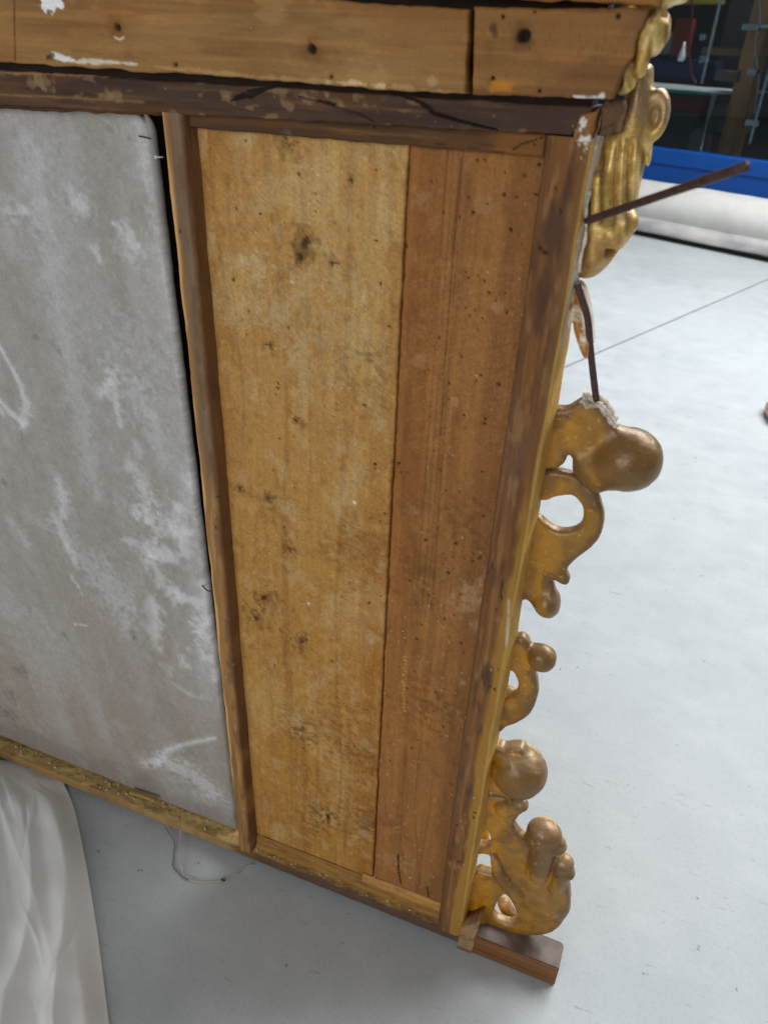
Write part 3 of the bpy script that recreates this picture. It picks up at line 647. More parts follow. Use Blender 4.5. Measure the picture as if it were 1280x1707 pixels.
# ---- upper planks
def paint_plankA(s):
    s.fill(alb(138, 103, 60)); s.blot(alb(98, 72, 42), .4, 9, 30, 608, .05, .4); s.grain(alb(112, 70, 32), .5, 5, 120, 601, 0, .45, .0); s.grain(alb(162, 116, 66), .5, 6, 170, 602, .05, .5)
    s.blot(alb(124, 80, 38), .5, 5, 14, 603, .05, .4); s.blot(alb(166, 128, 82), .4, 20, 40, 604, .2, .5)
    s.stroke([(24, -10), (26, 100)], 4, alb(92, 52, 20), .8, .6)
    for x, y, r in ((196, 45, 9), (520, 82, 10), (294, 107, 3), (552, 128, 4), (292, 108, 3)): s.spot(x, y, r * 1.8, alb(96, 58, 28), .6, .9); s.spot(x, y, r * .7, hole, 1, .5, -.004)
    s.stroke([(192, 62), (200, 66), (207, 62)], 3, white, .8, .6); s.spot(720, 136, 9, alb(176, 146, 104), .6, .8); s.spot(215, 90, 10, alb(104, 78, 58), .5, .9)
    edge = P(0, 104, s.Y)[2]
    s.stroke([(90, 92), (105, 97), (124, 101)], [7, 11, 4], alb(206, 202, 196), 1, .4, .0008, .4); s.stroke([(128, 104), (150, 101), (180, 103), (230, 107)], [3, 8, 4, 3], alb(196, 184, 166), .9, .6, .0006, .5)
    s.stroke([(260, 112), (470, 132), (640, 145), (778, 157)], 7, alb(168, 136, 90), .6, .8, 0, .8); s.stroke([(545, 135), (640, 143)], 7, alb(192, 168, 128), .8, .7, 0, .8)
    s.stroke([(80, -6), (100, 8)], [40, 10], alb(222, 226, 226), 1, .25, .0008, .4); s.stroke([(80, 96), (90, 92)], 6, hole, .8, .5)
    s.specks(50, (0, 0, 780, 150), alb(190, 160, 110), .7, 1.6, .5); s.hatch(80, (0, 10, 780, 120), alb(108, 68, 32), 5, 30, 1.5, .35)
    s.h += .0004 * fbm(s.X * 14, s.Z * 240, 606, 3)
def ebot(X):   # chipped lower edge of the left plank
    return .0016 * fbm(X * 22, X * 0, 640, 4)
board('plank', [(-60, -46), (781, 16), (775, 157), (-60, 98)], -.022, .024, paint_plankA, M['wood_h'], FR, .0014, .0024, .0006, edges={'bottom': ebot})
def paint_plankB(s):
    s.fill(alb(126, 88, 47)); s.grain(alb(100, 62, 28), .5, 6, 110, 611, 0, .45); s.grain(alb(158, 112, 60), .45, 8, 180, 612, .05, .5)
    s.blot(alb(96, 66, 40), .5, 16, 24, 613, .1, .45); s.hatch(120, (800, 30, 1050, 150), alb(86, 56, 30), 95, 12, 2, .4)
    s.spot(872, 62, 19, alb(78, 48, 26), .8, .8); s.spot(874, 60, 9.5, hole, 1, .4, -.008); s.spot(822, 46, 6, dirt, .8, .7); s.spot(826, 58, 5, dirt, .7, .7)
    for x, y in ((838, 28), (891, 20), (1030, 27), (821, 130), (899, 152)): s.spot(x, y, 3, hole, 1, .4, -.003)
    s.stroke([(822, 148), (850, 147)], 16, alb(176, 112, 24), .85, .6, 0, .6)
    s.stroke([(957, 160), (966, 164), (980, 165), (1003, 161)], [3, 7, 5, 8], alb(206, 202, 196), .95, .6, .001, 1.2)
    s.mix(alb(172, 122, 40), .7 * sstep(.0, .3, fbm(s.X * 50, s.Z * 50, 614)) * sstep(-.075, -.055, s.X - .35 * (s.Z - 1.37)))
    s.h += .0007 * fbm(s.X * 50, s.Z * 220, 616, 3)
zb = P(1035, 166, -.024)[2]; zt = P(1080, 12, -.024)[2]
def eright(Z): return .006 * fbm(Z * 55, Z * 0, 650, 4) - .004
board('plank', [(789, 12), (1092, 14), (1034, 166), (786, 158)], -.024, .026, paint_plankB, M['wood_h'], FR, .0014, .0025, .0006, edges={'right': eright})
def paint_plankC(s): s.fill(alb(136, 92, 46)); s.grain(alb(104, 66, 32), .5, 6, 130, 621, 0, .45)
board('plank', [(-60, -150), (1110, -100), (1094, 8), (786, 7), ][:2] + [(1100, 11), (-60, -52)], -.0225, .026, paint_plankC, M['wood_h'], FR, .003, .002, .001)
# carcass behind the upper planks so no gap looks through
bm = bmesh.new(); a = P(-60, 60, .004); b = P(1015, 168, .004); box(bm, a[0] - .3, -.104, .0035, .04, b[2] - .02, 1.60)
bm_obj('backing_rail', bm, plain('dark_old_wood', alb(40, 28, 20), alb(26, 18, 12), .9, 40, stretch=(1, 6, 6)), FR, False)
def paint_blk(s): s.fill(alb(92, 66, 44)); s.blot(alb(58, 40, 28), .8, 60, 60, 701, .0, .3); s.blot(alb(128, 100, 66), .6, 80, 80, 702, .15, .4); s.h += .001 * fbm(s.X * 150, s.Z * 150, 703)
board('corner_block', [(1002, 172), (1041, 170), (1034, 226), (1000, 228)], .0, .03, paint_blk, M['wood'], FR, .001, .004, .0015)
# small foot under the stile
def paint_foot(s): s.fill(alb(140, 112, 78)); s.blot(alb(96, 72, 48), .6, 70, 70, 711, .0, .3); s.mix(alb(92, 66, 44), .8 * sstep(.014, .006, s.Z))
board('foot_block', [(768, 1548), (800, 1536), (785, 1590), (761, 1583)], -.0015, .03, paint_foot, M['wood'], FR, .0012, .0025, .001)

# ================================================================== gilded carving along the right side
def smooth_poly(pts, Y, n=5):
    p = PP(pts, Y)[:, [0, 2]]; N = len(p); out = []
    for i in range(N):
        p0, p1, p2, p3 = p[i - 1], p[i], p[(i + 1) % N], p[(i + 2) % N]
        for k in range(n):
            t = k / n
            out.append(.5 * ((2 * p1) + (-p0 + p2) * t + (2 * p0 - 5 * p1 + 4 * p2 - p3) * t * t + (-p0 + 3 * p1 - 3 * p2 + p3) * t ** 3))
    return np.array(out)
boleY = alb(168, 116, 22); boleB = alb(138, 98, 32); umber = alb(100, 73, 40); dusty = alb(148, 124, 88); goldc = alb(226, 186, 96); purp = alb(112, 86, 62)
def paint_scroll(polys, streaks=(), balls=(), d_in=.02, up=.5, seed=0, bright=0.6):
    def fn(V, N):
        d = poly_sdf(V[:, 0], V[:, 2], polys[0]); x, z = V[:, 0], V[:, 2]; n = fbm(x * 45 + V[:, 1] * 30, z * 45 + V[:, 1] * 20, 800 + seed, 4)
        c = np.repeat(boleB[None], len(V), 0)
        def mix(col, a): c[:] = c + (np.asarray(col) - c) * np.clip(a, 0, 1)[:, None]
        near = sstep(-.045, -.085, x + .3 * n * .05)
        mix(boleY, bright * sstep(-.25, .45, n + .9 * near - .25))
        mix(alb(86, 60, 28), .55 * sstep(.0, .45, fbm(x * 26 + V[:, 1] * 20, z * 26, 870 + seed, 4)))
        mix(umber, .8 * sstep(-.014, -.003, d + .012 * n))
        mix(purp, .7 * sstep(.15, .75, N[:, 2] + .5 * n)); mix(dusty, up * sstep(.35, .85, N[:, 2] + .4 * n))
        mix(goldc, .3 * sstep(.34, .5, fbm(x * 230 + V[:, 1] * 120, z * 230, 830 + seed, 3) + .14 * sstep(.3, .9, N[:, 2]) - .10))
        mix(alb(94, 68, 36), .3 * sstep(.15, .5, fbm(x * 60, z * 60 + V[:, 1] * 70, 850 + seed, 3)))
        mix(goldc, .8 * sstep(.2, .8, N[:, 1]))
        for (bx_, bz_, br_) in balls: mix(alb(108, 78, 38), .8 * sstep(br_ * 1.06, br_ * .86, np.hypot(x - bx_, z - bz_) + .006 * n))
        for (qa, qb) in streaks:
            qa_, qb_ = P(*qa, YC - .03), P(*qb, YC - .03); e_ = (qb_ - qa_)[[0, 2]]; tt = np.clip(((x - qa_[0]) * e_[0] + (z - qa_[2]) * e_[1]) / (e_ @ e_), 0, 1)
            dd = np.hypot(x - qa_[0] - tt * e_[0], z - qa_[2] - tt * e_[1]); mix(alb(232, 200, 112), .9 * sstep(.0028, .0004, dd + .006 * np.maximum(0, n)) * (N[:, 1] < .2))
        return c
    return fn
def bounds(poly, y0, y1): return (poly[:, 0].min(), y0, poly[:, 1].min()), (poly[:, 0].max(), y1, poly[:, 1].max())
YC = .040
# -- A: stub with a broken end, carrying a big ball
pa_ = smooth_poly([(890, 678), (927, 677), (945, 677), (958, 670), (968, 664), (974, 659), (985, 658), (998, 664), (1010, 680), (1021, 700), (1031, 712), (1047, 730), (1050, 770), (1030, 800), (1000, 818), (984, 813), (975, 804), (969, 792), (962, 778), (960, 763), (952, 755), (946, 757), (940, 769), (930, 776), (914, 778), (890, 780)], YC)
bc = P(1046, 768, YC); br = np.linalg.norm(P(1107, 766, YC) - bc)
def fA(X, Y, Z):
    d = extr(poly_sdf(X, Z, pa_), Y, YC, .010, .006)
    b = ell(X, Y, Z, (bc[0], YC + .004, bc[2]), (br * .97, br * .93, br * .95))
    b2 = ell(X, Y, Z, (bc[0] - .030, YC, bc[2] - .016), (br * .66, .020, br * .5))
    crack = capsule(X, Y, Z, P(1035, 712, YC - .032), P(1026, 752, YC - .030), .0022, .0008)
    return smax(smin(smin(d, b, .010), b2, .014), -crack, .002)
lo, hi = bounds(np.vstack([pa_, [[bc[0] + br, bc[2] - br]]]), YC - .045, YC + .045)
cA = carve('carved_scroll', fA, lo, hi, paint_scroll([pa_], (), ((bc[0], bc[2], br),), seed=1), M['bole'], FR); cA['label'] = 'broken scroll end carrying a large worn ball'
# its broken end: bare white gesso
bm = bmesh.new()
gp = [P(x, y, YC - .016) for x, y in ((969, 666), (974, 672), (984, 677), (996, 674), (1004, 680), (1012, 690), (1020, 702), (1027, 711))]
tube(bm, spline(gp, 4), [.0036 * random.uniform(.7, 1.1) for _ in range(4 * (len(gp) - 1) + 1)], 8)
gp = [P(x, y, YC - .006) for x, y in ((972, 664), (985, 664), (999, 668), (1012, 686), (1022, 702))]
tube(bm, spline(gp, 4), [.0066 * random.uniform(.85, 1.05) for _ in range(4 * (len(gp) - 1) + 1)], 8)
for v in bm.verts: v.co += Vector((random.gauss(0, .0005), random.gauss(0, .0005), random.gauss(0, .0006)))
g_ = bm_obj('broken_gesso', bm, M['gesso'], cA)
# -- B: open ring scroll ending in a leaf
pb_ = smooth_poly([(885, 786), (907, 783), (921, 781), (942, 783), (963, 790), (978, 803), (994, 818), (1002, 835), (1007, 858), (1005, 879), (996, 898), (977, 916), (958, 931), (948, 942), (946, 952), (950, 964), (946, 971), (937, 970), (928, 965), (917, 963), (924, 975), (925, 989), (921, 1001), (930, 1014), (925, 1022), (911, 1024), (897, 1017), (886, 1003), (876, 996), (862, 1008), (850, 1000)], YC)
pbh = smooth_poly([(870, 836), (896, 834), (916, 834), (930, 828), (951, 826), (963, 834), (969, 848), (966, 865), (958, 874), (940, 878), (926, 875), (914, 866), (903, 856), (894, 854), (870, 852)], YC)
def fB(X, Y, Z):
    d2 = np.maximum(poly_sdf(X, Z, pb_), -poly_sdf(X, Z, pbh) + .003); d = extr(d2, Y, YC, .009, .006)
    l1 = ell(X, Y, Z, P(913, 1003, YC), (.016, .021, .021)); d = smin(d, l1, .006)
    g = capsule(X, Y, Z, P(915, 966, YC - .022), P(918, 1000, YC - .02), .004, .003)
    g2 = capsule(X, Y, Z, P(948, 948, YC - .016), P(938, 966, YC - .016), .002, .002)
    return smax(smax(d, -g, .005), -g2, .003)
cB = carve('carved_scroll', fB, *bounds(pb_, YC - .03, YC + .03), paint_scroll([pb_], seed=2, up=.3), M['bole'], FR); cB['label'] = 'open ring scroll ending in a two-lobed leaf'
# -- C: small ball above a hook
pc_ = smooth_poly([(842, 1062), (862, 1057), (872, 1057), (880, 1064), (886, 1074), (900, 1078), (908, 1100), (894, 1117), (897, 1136), (896, 1159), (885, 1185), (866, 1199), (845, 1207), (834, 1216), (815, 1216)], YC)
pch = smooth_poly([(832, 1117), (846, 1115), (855, 1117), (861, 1129), (862, 1141), (856, 1151), (842, 1157), (826, 1158)], YC)
cb = P(906, 1092, YC); cr = np.linalg.norm(P(929, 1090, YC) - cb)
def fC(X, Y, Z):
    d2 = np.maximum(poly_sdf(X, Z, pc_), -poly_sdf(X, Z, pch) + .002); d = extr(d2, Y, YC, .009, .006)
    b = ell(X, Y, Z, (cb[0] - .001, YC - .006, cb[2]), (cr, cr * .95, cr * 1.02)); b2 = ell(X, Y, Z, P(870, 1068, YC + .008), (.011, .012, .013))
    k = ell(X, Y, Z, P(848, 1152, YC + .010), (.013, .01, .008))
    return smin(smin(smin(d, b, .003), b2, .002), k, .002)
cC = carve('carved_scroll', fC, (pc_[:, 0].min(), YC - .04, pc_[:, 1].min()), (cb[0] + cr, YC + .03, pc_[:, 1].max()), paint_scroll([pc_], (), ((cb[0], cb[2], cr),), seed=3), M['bole'], FR); cC['label'] = 'small ball above a hooked scroll'
# -- D: large knob
pd_ = smooth_poly([(815, 1242), (833, 1238), (843, 1241), (858, 1239), (876, 1246), (884, 1290), (874, 1322), (850, 1325), (800, 1325)], YC)
db_ = P(866, 1283, YC); dr_ = np.linalg.norm(P(909, 1283, YC) - db_)
def fD(X, Y, Z):
    d = extr(poly_sdf(X, Z, pd_), Y, YC, .012, .006); b = ell(X, Y, Z, (db_[0], YC - .002, db_[2]), (dr_ * 1.02, dr_ * .95, dr_ * 1.12))
    return smin(d, b, .006)
cD = carve('carved_scroll', fD, (pd_[:, 0].min(), YC - .06, db_[2] - dr_ * 1.25), (db_[0] + dr_ * 1.05, YC + .06, db_[2] + dr_ * 1.25), paint_scroll([pd_], (), ((db_[0] + .004, db_[2], dr_ * .9),), seed=4, up=.8, bright=.8), M['bole'], FR); cD['label'] = 'round knob with a streak of bright gold left'
bm = bmesh.new()
# -- E: lowest cluster of leaves and buds
pe_ = smooth_poly([(800, 1326), (830, 1322), (862, 1326), (876, 1333), (877, 1344), (864, 1357), (857, 1370), (866, 1384), (874, 1391), (884, 1404), (892, 1424), (905, 1436), (916, 1436), (926, 1432), (936, 1440), (946, 1462), (951, 1490), (946, 1516), (932, 1540), (910, 1551), (884, 1553), (856, 1549), (825, 1539), (802, 1533), (786, 1542), (764, 1546), (752, 1500), (770, 1400)], YC + .002)
ph1 = smooth_poly([(796, 1378), (804, 1375), (816, 1384), (818, 1400), (812, 1406), (796, 1404)], YC)
ph2 = smooth_poly([(788, 1436), (797, 1424), (807, 1421), (818, 1424), (828, 1440), (828, 1452), (810, 1449), (796, 1446), (784, 1452)], YC)
ph3 = smooth_poly([(840, 1490), (848, 1493), (858, 1512), (862, 1530), (845, 1534), (824, 1520)], YC)
bud1 = P(907, 1396, YC - .004); bud2 = P(938, 1442, YC - .004)
def fE(X, Y, Z):
    d2 = np.maximum(np.maximum(poly_sdf(X, Z, pe_), -poly_sdf(X, Z, ph1)), np.maximum(-poly_sdf(X, Z, ph2) + .002, -poly_sdf(X, Z, ph3) + .002))
    d = extr(d2, Y, YC + .002, .010, .006)
    b1 = smin(ell(X, Y, Z, P(907, 1388, YC - .004), (.0275, .024, .023)), ell(X, Y, Z, P(909, 1403, YC - .004), (.033, .023, .013)), .012)
    b1 = smin(b1, capsule(X, Y, Z, P(908, 1410, YC - .004), P(896, 1452, YC - .002), .022, .020), .004)
    b2 = smin(ell(X, Y, Z, P(939, 1438, YC - .004), (.0165, .016, .017)), ell(X, Y, Z, P(940, 1451, YC - .004), (.018, .016, .011)), .009)
    b2 = smin(b2, capsule(X, Y, Z, P(938, 1455, YC - .004), P(926, 1480, YC - .002), .014, .014), .004)
    vein = np.minimum(capsule(X, Y, Z, P(862, 1392, YC - .014), P(884, 1470, YC - .017), .0026, .002), capsule(X, Y, Z, P(884, 1470, YC - .019), P(915, 1525, YC - .018), .002, .0026))
    vein = np.minimum(vein, capsule(X, Y, Z, P(925, 1470, YC - .018), P(935, 1520, YC - .014), .0022, .002))
    t1 = ell(X, Y, Z, P(934, 1404, YC - .006), (.008, .01, .007)); low = ell(X, Y, Z, P(908, 1500, YC + .004), (.040, .022, .036))
    lf = smin(capsule(X, Y, Z, P(823, 1428, YC - .012), P(832, 1456, YC - .010), .0065, .012), capsule(X, Y, Z, P(832, 1456, YC - .010), P(862, 1488, YC - .006), .012, .016), .004)      # crossing leaf
    lobe = capsule(X, Y, Z, P(840, 1346, YC - .006), P(868, 1340, YC - .008), .016, .012)
    web = capsule(X, Y, Z, P(796, 1462, YC + .010), P(800, 1522, YC + .004), .012, .020)
    dk = capsule(X, Y, Z, P(840, 1506, YC + .034), P(852, 1528, YC + .034), .012, .014)
    dk1 = capsule(X, Y, Z, P(806, 1380, YC + .030), P(806, 1402, YC + .030), .010, .010)
    r = smin(d, low, .008); r = smin(r, b1, .0025); r = smin(r, b2, .002); r = smin(r, t1, .003); r = smin(r, lobe, .002); r = smin(r, lf, .005)
    r = np.minimum(r, web); r = np.minimum(r, dk); r = np.minimum(r, dk1)
    r = smax(r, -vein, .005)
    gv = capsule(X, Y, Z, P(886, 1392, YC - .030), P(936, 1392, YC - .030), .0022, .0022)     # groove round the bud
    return smax(r, -gv, .002)
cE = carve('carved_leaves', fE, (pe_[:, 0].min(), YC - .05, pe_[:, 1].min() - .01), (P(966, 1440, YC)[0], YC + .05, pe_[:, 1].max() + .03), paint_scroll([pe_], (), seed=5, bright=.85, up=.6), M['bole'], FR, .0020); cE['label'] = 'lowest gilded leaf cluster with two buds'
bm.free()
# -- F: splintered leaf below the gilt capital, pierced by a wire
pf_ = smooth_poly([(946, 520), (958, 478), (965, 469), (972, 474), (977, 484), (984, 510), (991, 562), (987, 576), (981, 592), (974, 592), (965, 574), (958, 548), (955, 534), (948, 545)], .030)
def fF(X, Y, Z):
    d = extr(poly_sdf(X, Z, pf_), Y, .030, .012, .006)
    gr = capsule(X, Y, Z, P(962, 500, .016), P(978, 560, .016), .005, .004); return smax(d, -gr, .004)
def paint_F(V, N):
    d = poly_sdf(V[:, 0], V[:, 2], pf_); n = fbm(V[:, 0] * 80, V[:, 2] * 80, 880); c = np.repeat(alb(150, 100, 30)[None], len(V), 0)
    a = sstep(.0, .35, n + .9 * sstep(-.003, .0, d)); return c + (alb(204, 190, 168) - c) * np.clip(a, 0, 1)[:, None]
cF = carve('carved_leaf', fF, *bounds(pf_, .010, .046), paint_F, M['bole'], FR, .0016, .0004); cF['label'] = 'splintered leaf with bare white gesso edges'
bm = bmesh.new(); tube(bm, spline([P(962, 474, .018), P(970, 500, .016), P(979, 531, .017), P(983, 575, .022), P(988, 622, .028), P(993.5, 668, .030)], 6), .0036, 10)
bm_obj('iron_wire', bm, M['iron'], FR)['label'] = 'rusty wire bridging two broken carvings'
bm = bmesh.new(); ra = P(978, 368, .012); rb = P(1243, 277, -.20)
pts = [ra + (rb - ra) * t + np.array([0, 0, 0.0]) for t in np.linspace(0, 1, 14)]
tube(bm, pts, [.0034 * (1 + .05 * random.uniform(-1, 1)) for _ in pts], 14); bm_obj('iron_rod', bm, M['iron'], FR)['label'] = 'rusty iron rod sticking out of the stile'

# -- G: gilt capital at the upper right
YG = .050
pg_ = smooth_poly([(1010, 232), (1030, 190), (1046, 150), (1054, 112), (1071, 104), (1086, 110), (1087, 130), (1088, 160), (1086, 200), (1082, 245), (1077, 278), (1068, 303), (1058, 332), (1052, 364), (1047, 386), (1036, 408), (1022, 430), (1004, 449), (990, 458), (974, 459), (964, 450), (972, 400), (984, 330)], YG)
vc = P(1092, 192, YG + .002)
def fG(X, Y, Z):
    d2 = poly_sdf(X, Z, pg_); d = extr(d2, Y, YG, .026, .016)
    t = (Z - 1.27) / .12
    fl = np.sin((X + .14 * (Z - 1.33)) * 2 * math.pi / .0115 + 1.2 * np.sin(Z * 30)) * .0024 * sstep(1.335, 1.32, Z) * sstep(1.235, 1.26, Z) * sstep(-.085, -.072, X + .08 * (1.33 - Z) * 1.9)
    d = d + fl
    k = np.hypot((X - vc[0]) / 1.0, (Z - vc[2]) / 1.75)
    vol = smax(np.abs(k - .0085) - .0040, np.abs(Y - (YG - .006)) - .014, .006)
    eye = ell(X, Y, Z, (vc[0], YG - .006, vc[2]), (.0045, .008, .010))
    r = smin(d, vol, .004); r = smin(r, eye, .003)
    # scroll at the lower end, with its hollow
    cur = capsule(X, Y, Z, P(1022, 388, YG - .020), P(1040, 372, YG - .020), .017, .013); r = smin(r, cur, .006)
    hol = capsule(X, Y, Z, P(1013, 418, YG - .024), P(1022, 412, YG - .018), .0065, .005); r = smax(r, -hol, .003)
    lp = capsule(X, Y, Z, P(998, 300, YG - .028), P(990, 430, YG - .024), .007, .009); r = smin(r, lp, .006)
    gr = capsule(X, Y, Z, P(1062, 125, YG - .028), P(1083, 240, YG - .026), .0028, .002); return smax(r, -gr, .003)
def paint_G(V, N):
    x, z = V[:, 0], V[:, 2]; n = fbm(x * 60, z * 60 + V[:, 1] * 50, 900); c = np.repeat(alb(178, 146, 80)[None], len(V), 0)
    def mix(col, a): c[:] = c + (np.asarray(col) - c) * np.clip(a, 0, 1)[:, None]
    mix(alb(226, 200, 136), .55 * sstep(.0, .3, n)); mix(alb(136, 100, 46), .5 * sstep(.12, .5, fbm(x * 110, z * 70, 905)))
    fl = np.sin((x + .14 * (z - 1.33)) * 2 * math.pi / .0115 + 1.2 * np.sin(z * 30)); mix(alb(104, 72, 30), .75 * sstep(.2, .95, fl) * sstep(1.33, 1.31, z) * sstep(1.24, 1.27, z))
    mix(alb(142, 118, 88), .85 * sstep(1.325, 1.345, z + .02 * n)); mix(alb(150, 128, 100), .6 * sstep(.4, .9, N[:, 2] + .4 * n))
    mix(alb(100, 70, 30), .35 * sstep(.2, .5, fbm(x * 200, z * 160, 907, 3))); mix(alb(150, 112, 70), .6 * sstep(1.255, 1.235, z + .01 * n))
    return c
lo = (pg_[:, 0].min(), YG - .055, pg_[:, 1].min()); hi = (vc[0] + .02, YG + .045, pg_[:, 1].max() + .004)
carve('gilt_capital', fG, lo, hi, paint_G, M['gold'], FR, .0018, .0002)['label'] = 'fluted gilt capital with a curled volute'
# -- H: bits of gilt moulding at the end of the upper plank
YH = .012
ph_ = smooth_poly([(1052, 150), (1060, 128), (1074, 98), (1088, 84), (1100, 66), (1106, 48), (1102, 32), (1092, 26), (1100, 14), (1118, 6), (1146, -8), (1130, -60), (1050, -60), (1030, 140)], YH)
def fH(X, Y, Z):
    d = extr(poly_sdf(X, Z, ph_), Y, YH + .01, .03, .012)
    b1 = ell(X, Y, Z, P(1092, 54, YH - .012), (.011, .018, .017)); b2 = capsule(X, Y, Z, P(1088, 40, YH - .022), P(1064, 120, YH - .022), .009, .006)
    g = capsule(X, Y, Z, P(1098, 24, YH - .02), P(1078, 50, YH - .026), .004, .003)
    return smax(smin(smin(d, b1, .004), b2, .004), -g, .003)
carve('gilt_moulding', fH, *bounds(ph_, YH - .035, YH + .045), lambda V, N: paint_G(V - np.array([0, 0, .11]), N), M['gold'], FR, .002, .0012)

# small pin with a white head, driven into the batten
bm = bmesh.new(); pn = P(260, 262, .002); pe = P(272, 262, .004); tube(bm, [pe, pn], .0007, 6)
bmesh.ops.create_icosphere(bm, subdivisions=2, radius=.0019, matrix=Matrix.Translation(pn))
bm_obj('pin', bm, plain('white_enamel', (.8, .8, .8), (.7, .7, .7), .35), FR)['label'] = 'pin with a round white head'
bm = bmesh.new(); tube(bm, [P(232, 227, .029), P(243, 229, .026), P(252, 231, .022)], .0009, 6); bm_obj('nail', bm, M['iron'], FR)
bm = bmesh.new(); tube(bm, [P(337, 976, .028), P(345, 984, .02), P(352, 986, -.002)], .0011, 6); bm_obj('nail', bm, M['iron'], FR)

# ================================================================== the picture panel held in the frame
def paint_panel(s):
    s.fill(alb(144, 139, 133)); x, z = s.X, s.Z
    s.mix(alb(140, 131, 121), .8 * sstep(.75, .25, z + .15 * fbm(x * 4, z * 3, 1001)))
    s.mix(alb(158, 158, 158), .45 * sstep(.0, .5, fbm(x * 8 + z * .8, z * 1.4, 1002, 3)))
    s.mix(alb(128, 124, 120), .22 * sstep(.05, .5, fbm(x * 12 + z * 1.2, z * 2.4, 1003, 4)))
    s.mix(alb(172, 173, 174), .22 * sstep(.1, .6, fbm(x * 20 + z * 1.6, z * 5, 1004, 5)))
    w = alb(176, 177, 179); w2 = alb(200, 201, 203); g = alb(112, 110, 108)
    s.mix(w, .65 * sstep(-.66, -.57, x + .04 * fbm(x * 20, z * 14, 1005)) * sstep(.35, .5, z))
    def b(pts, wd, c=w, a=.6, soft=.9, j=.5):
        wl = wd if hasattr(wd, '__len__') else [wd] * len(pts)
        s.stroke(pts, [q * 2.0 for q in wl], c, a * .38, .98, 0, j * 1.2); s.stroke(pts, [q * 1.15 for q in wl], c, a * .6, min(.98, soft + .3), .0001, j)
    b([(60, 260), (85, 420), (120, 620), (150, 780), (165, 830)], [36, 40, 36, 30, 20], w, .5)
    b([(40, 230), (70, 380)], 30, w, .35); b([(5, 330), (20, 420)], 24, w, .4)
    b([(0, 575), (30, 630), (45, 670), (40, 705)], [6, 9, 14, 16], w2, .75, .5, .3); b([(40, 705), (15, 685), (0, 665)], [14, 9, 7], w2, .7, .5, .3); b([(0, 675), (6, 690)], 8, w2, .5)
    b([(96, 790), (106, 830), (108, 860)], [8, 22, 10], w2, .6, .8, .4); b([(92, 860), (110, 900), (128, 940)], [14, 20, 6], w2, .6, .7, .4); b([(120, 960), (138, 990)], 4, w2, .6)
    b([(130, 930), (170, 960), (200, 1000), (212, 1060)], [24, 50, 50, 12], w, .6, .9, .8); b([(20, 870), (45, 905)], [14, 16], w, .55, .8); b([(50, 860), (80, 880)], 22, w, .35)
    b([(168, 655), (185, 640)], 14, w2, .6); b([(186, 620), (196, 680), (202, 710)], [20, 10, 8], w2, .6, .8, .5); b([(220, 640), (250, 690), (268, 740), (275, 770)], [40, 44, 36, 16], w, .6, .9, .8)
    b([(215, 560), (250, 600)], 60, w, .4, .95, .8); b([(232, 790), (240, 820), (250, 830)], [16, 22, 20], w2, .65, .8, .6); b([(225, 850), (260, 870), (300, 890), (312, 885)], [20, 30, 26, 18], w2, .55, .9, .8)
    b([(210, 900), (240, 915), (262, 900)], [12, 22, 12], w2, .5, .8, .6); b([(250, 930), (268, 970), (292, 985)], [16, 20, 16], w2, .5, .9, .6); b([(215, 395), (222, 410)], [26, 30], w2, .7, .7, .5); b([(190, 372), (202, 380)], 7, w2, .6)
    b([(160, 415), (166, 430)], [14, 10], w2, .6); b([(124, 325), (132, 340)], [16, 24], w2, .6, .8, .6); b([(20, 355), (40, 352)], 14, w2, .5); b([(110, 230), (130, 330)], 40, w, .3)
    for x_, y_ in ((335, 1030), (338, 1055), (340, 1085), (328, 1040)): b([(x_ - 6, y_), (x_ + 3, y_ + 8)], [14, 20], w2, .7, .7, .6)
    b([(290, 1140), (320, 1160), (350, 1165)], 8, w, .5); b([(358, 1230), (310, 1240), (280, 1250), (262, 1272)], [5, 8, 11, 14], w2, .75, .6, .3)
    b([(240, 1272), (275, 1270), (320, 1288), (350, 1320)], [16, 26, 36, 30], w2, .6, .9, .5); b([(205, 1285), (215, 1290)], 14, w, .4); b([(300, 1320), (370, 1345)], 40, w, .35)
    b([(230, 210), (238, 250), (252, 350), (285, 520), (305, 640), (322, 760), (338, 900), (345, 1000)], 10, w2, .3, .95, .9); b([(125, 1040), (145, 1042)], 3, w2, .6)
    b([(0, 1000), (40, 1020)], 60, w, .2); b([(60, 1050), (90, 1120)], 80, w, .18)
    for x_, y_, r in ((10, 805, 7), (220, 1055, 9), (205, 1015, 6), (225, 1065, 6), (250, 1010, 5), (20, 1160, 14), (15, 1190, 16), (100, 585, 5), (180, 215, 7), (215, 230, 6), (75, 700, 4), (60, 560, 5), (40, 1120, 18), (110, 1060, 8)): s.spot(x_, y_, r, alb(92, 88, 84), .45, .9, 0, .8)
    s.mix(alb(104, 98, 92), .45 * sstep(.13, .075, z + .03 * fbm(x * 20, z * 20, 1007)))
    s.specks(160, (0, 200, 360, 1350), alb(84, 80, 76), .8, 2.0, .5, 0); s.hatch(60, (0, 250, 330, 1250), alb(182, 182, 182), 60, 16, 1.5, .4)
    s.blot(alb(168, 167, 167), .15, 45, 30, 1011, .15, .5); s.blot(alb(124, 118, 112), .2, 70, 55, 1012, .2, .5)
    s.mix(w2, .6 * sstep(-.12, .42, fbm(x * 34, z * 26, 1013, 4) - .9 * np.abs(x + .632 - .03 * np.sin(z * 9)) / .09 * .22) * sstep(.36, .5, z) * sstep(1.0, .8, z) * sstep(-.75, -.68, x)); s.c *= (1 + .045 * rng.standard_normal(x.shape))[..., None]
    s.h += .0006 * fbm(x * 12, z * 7, 1010, 4)
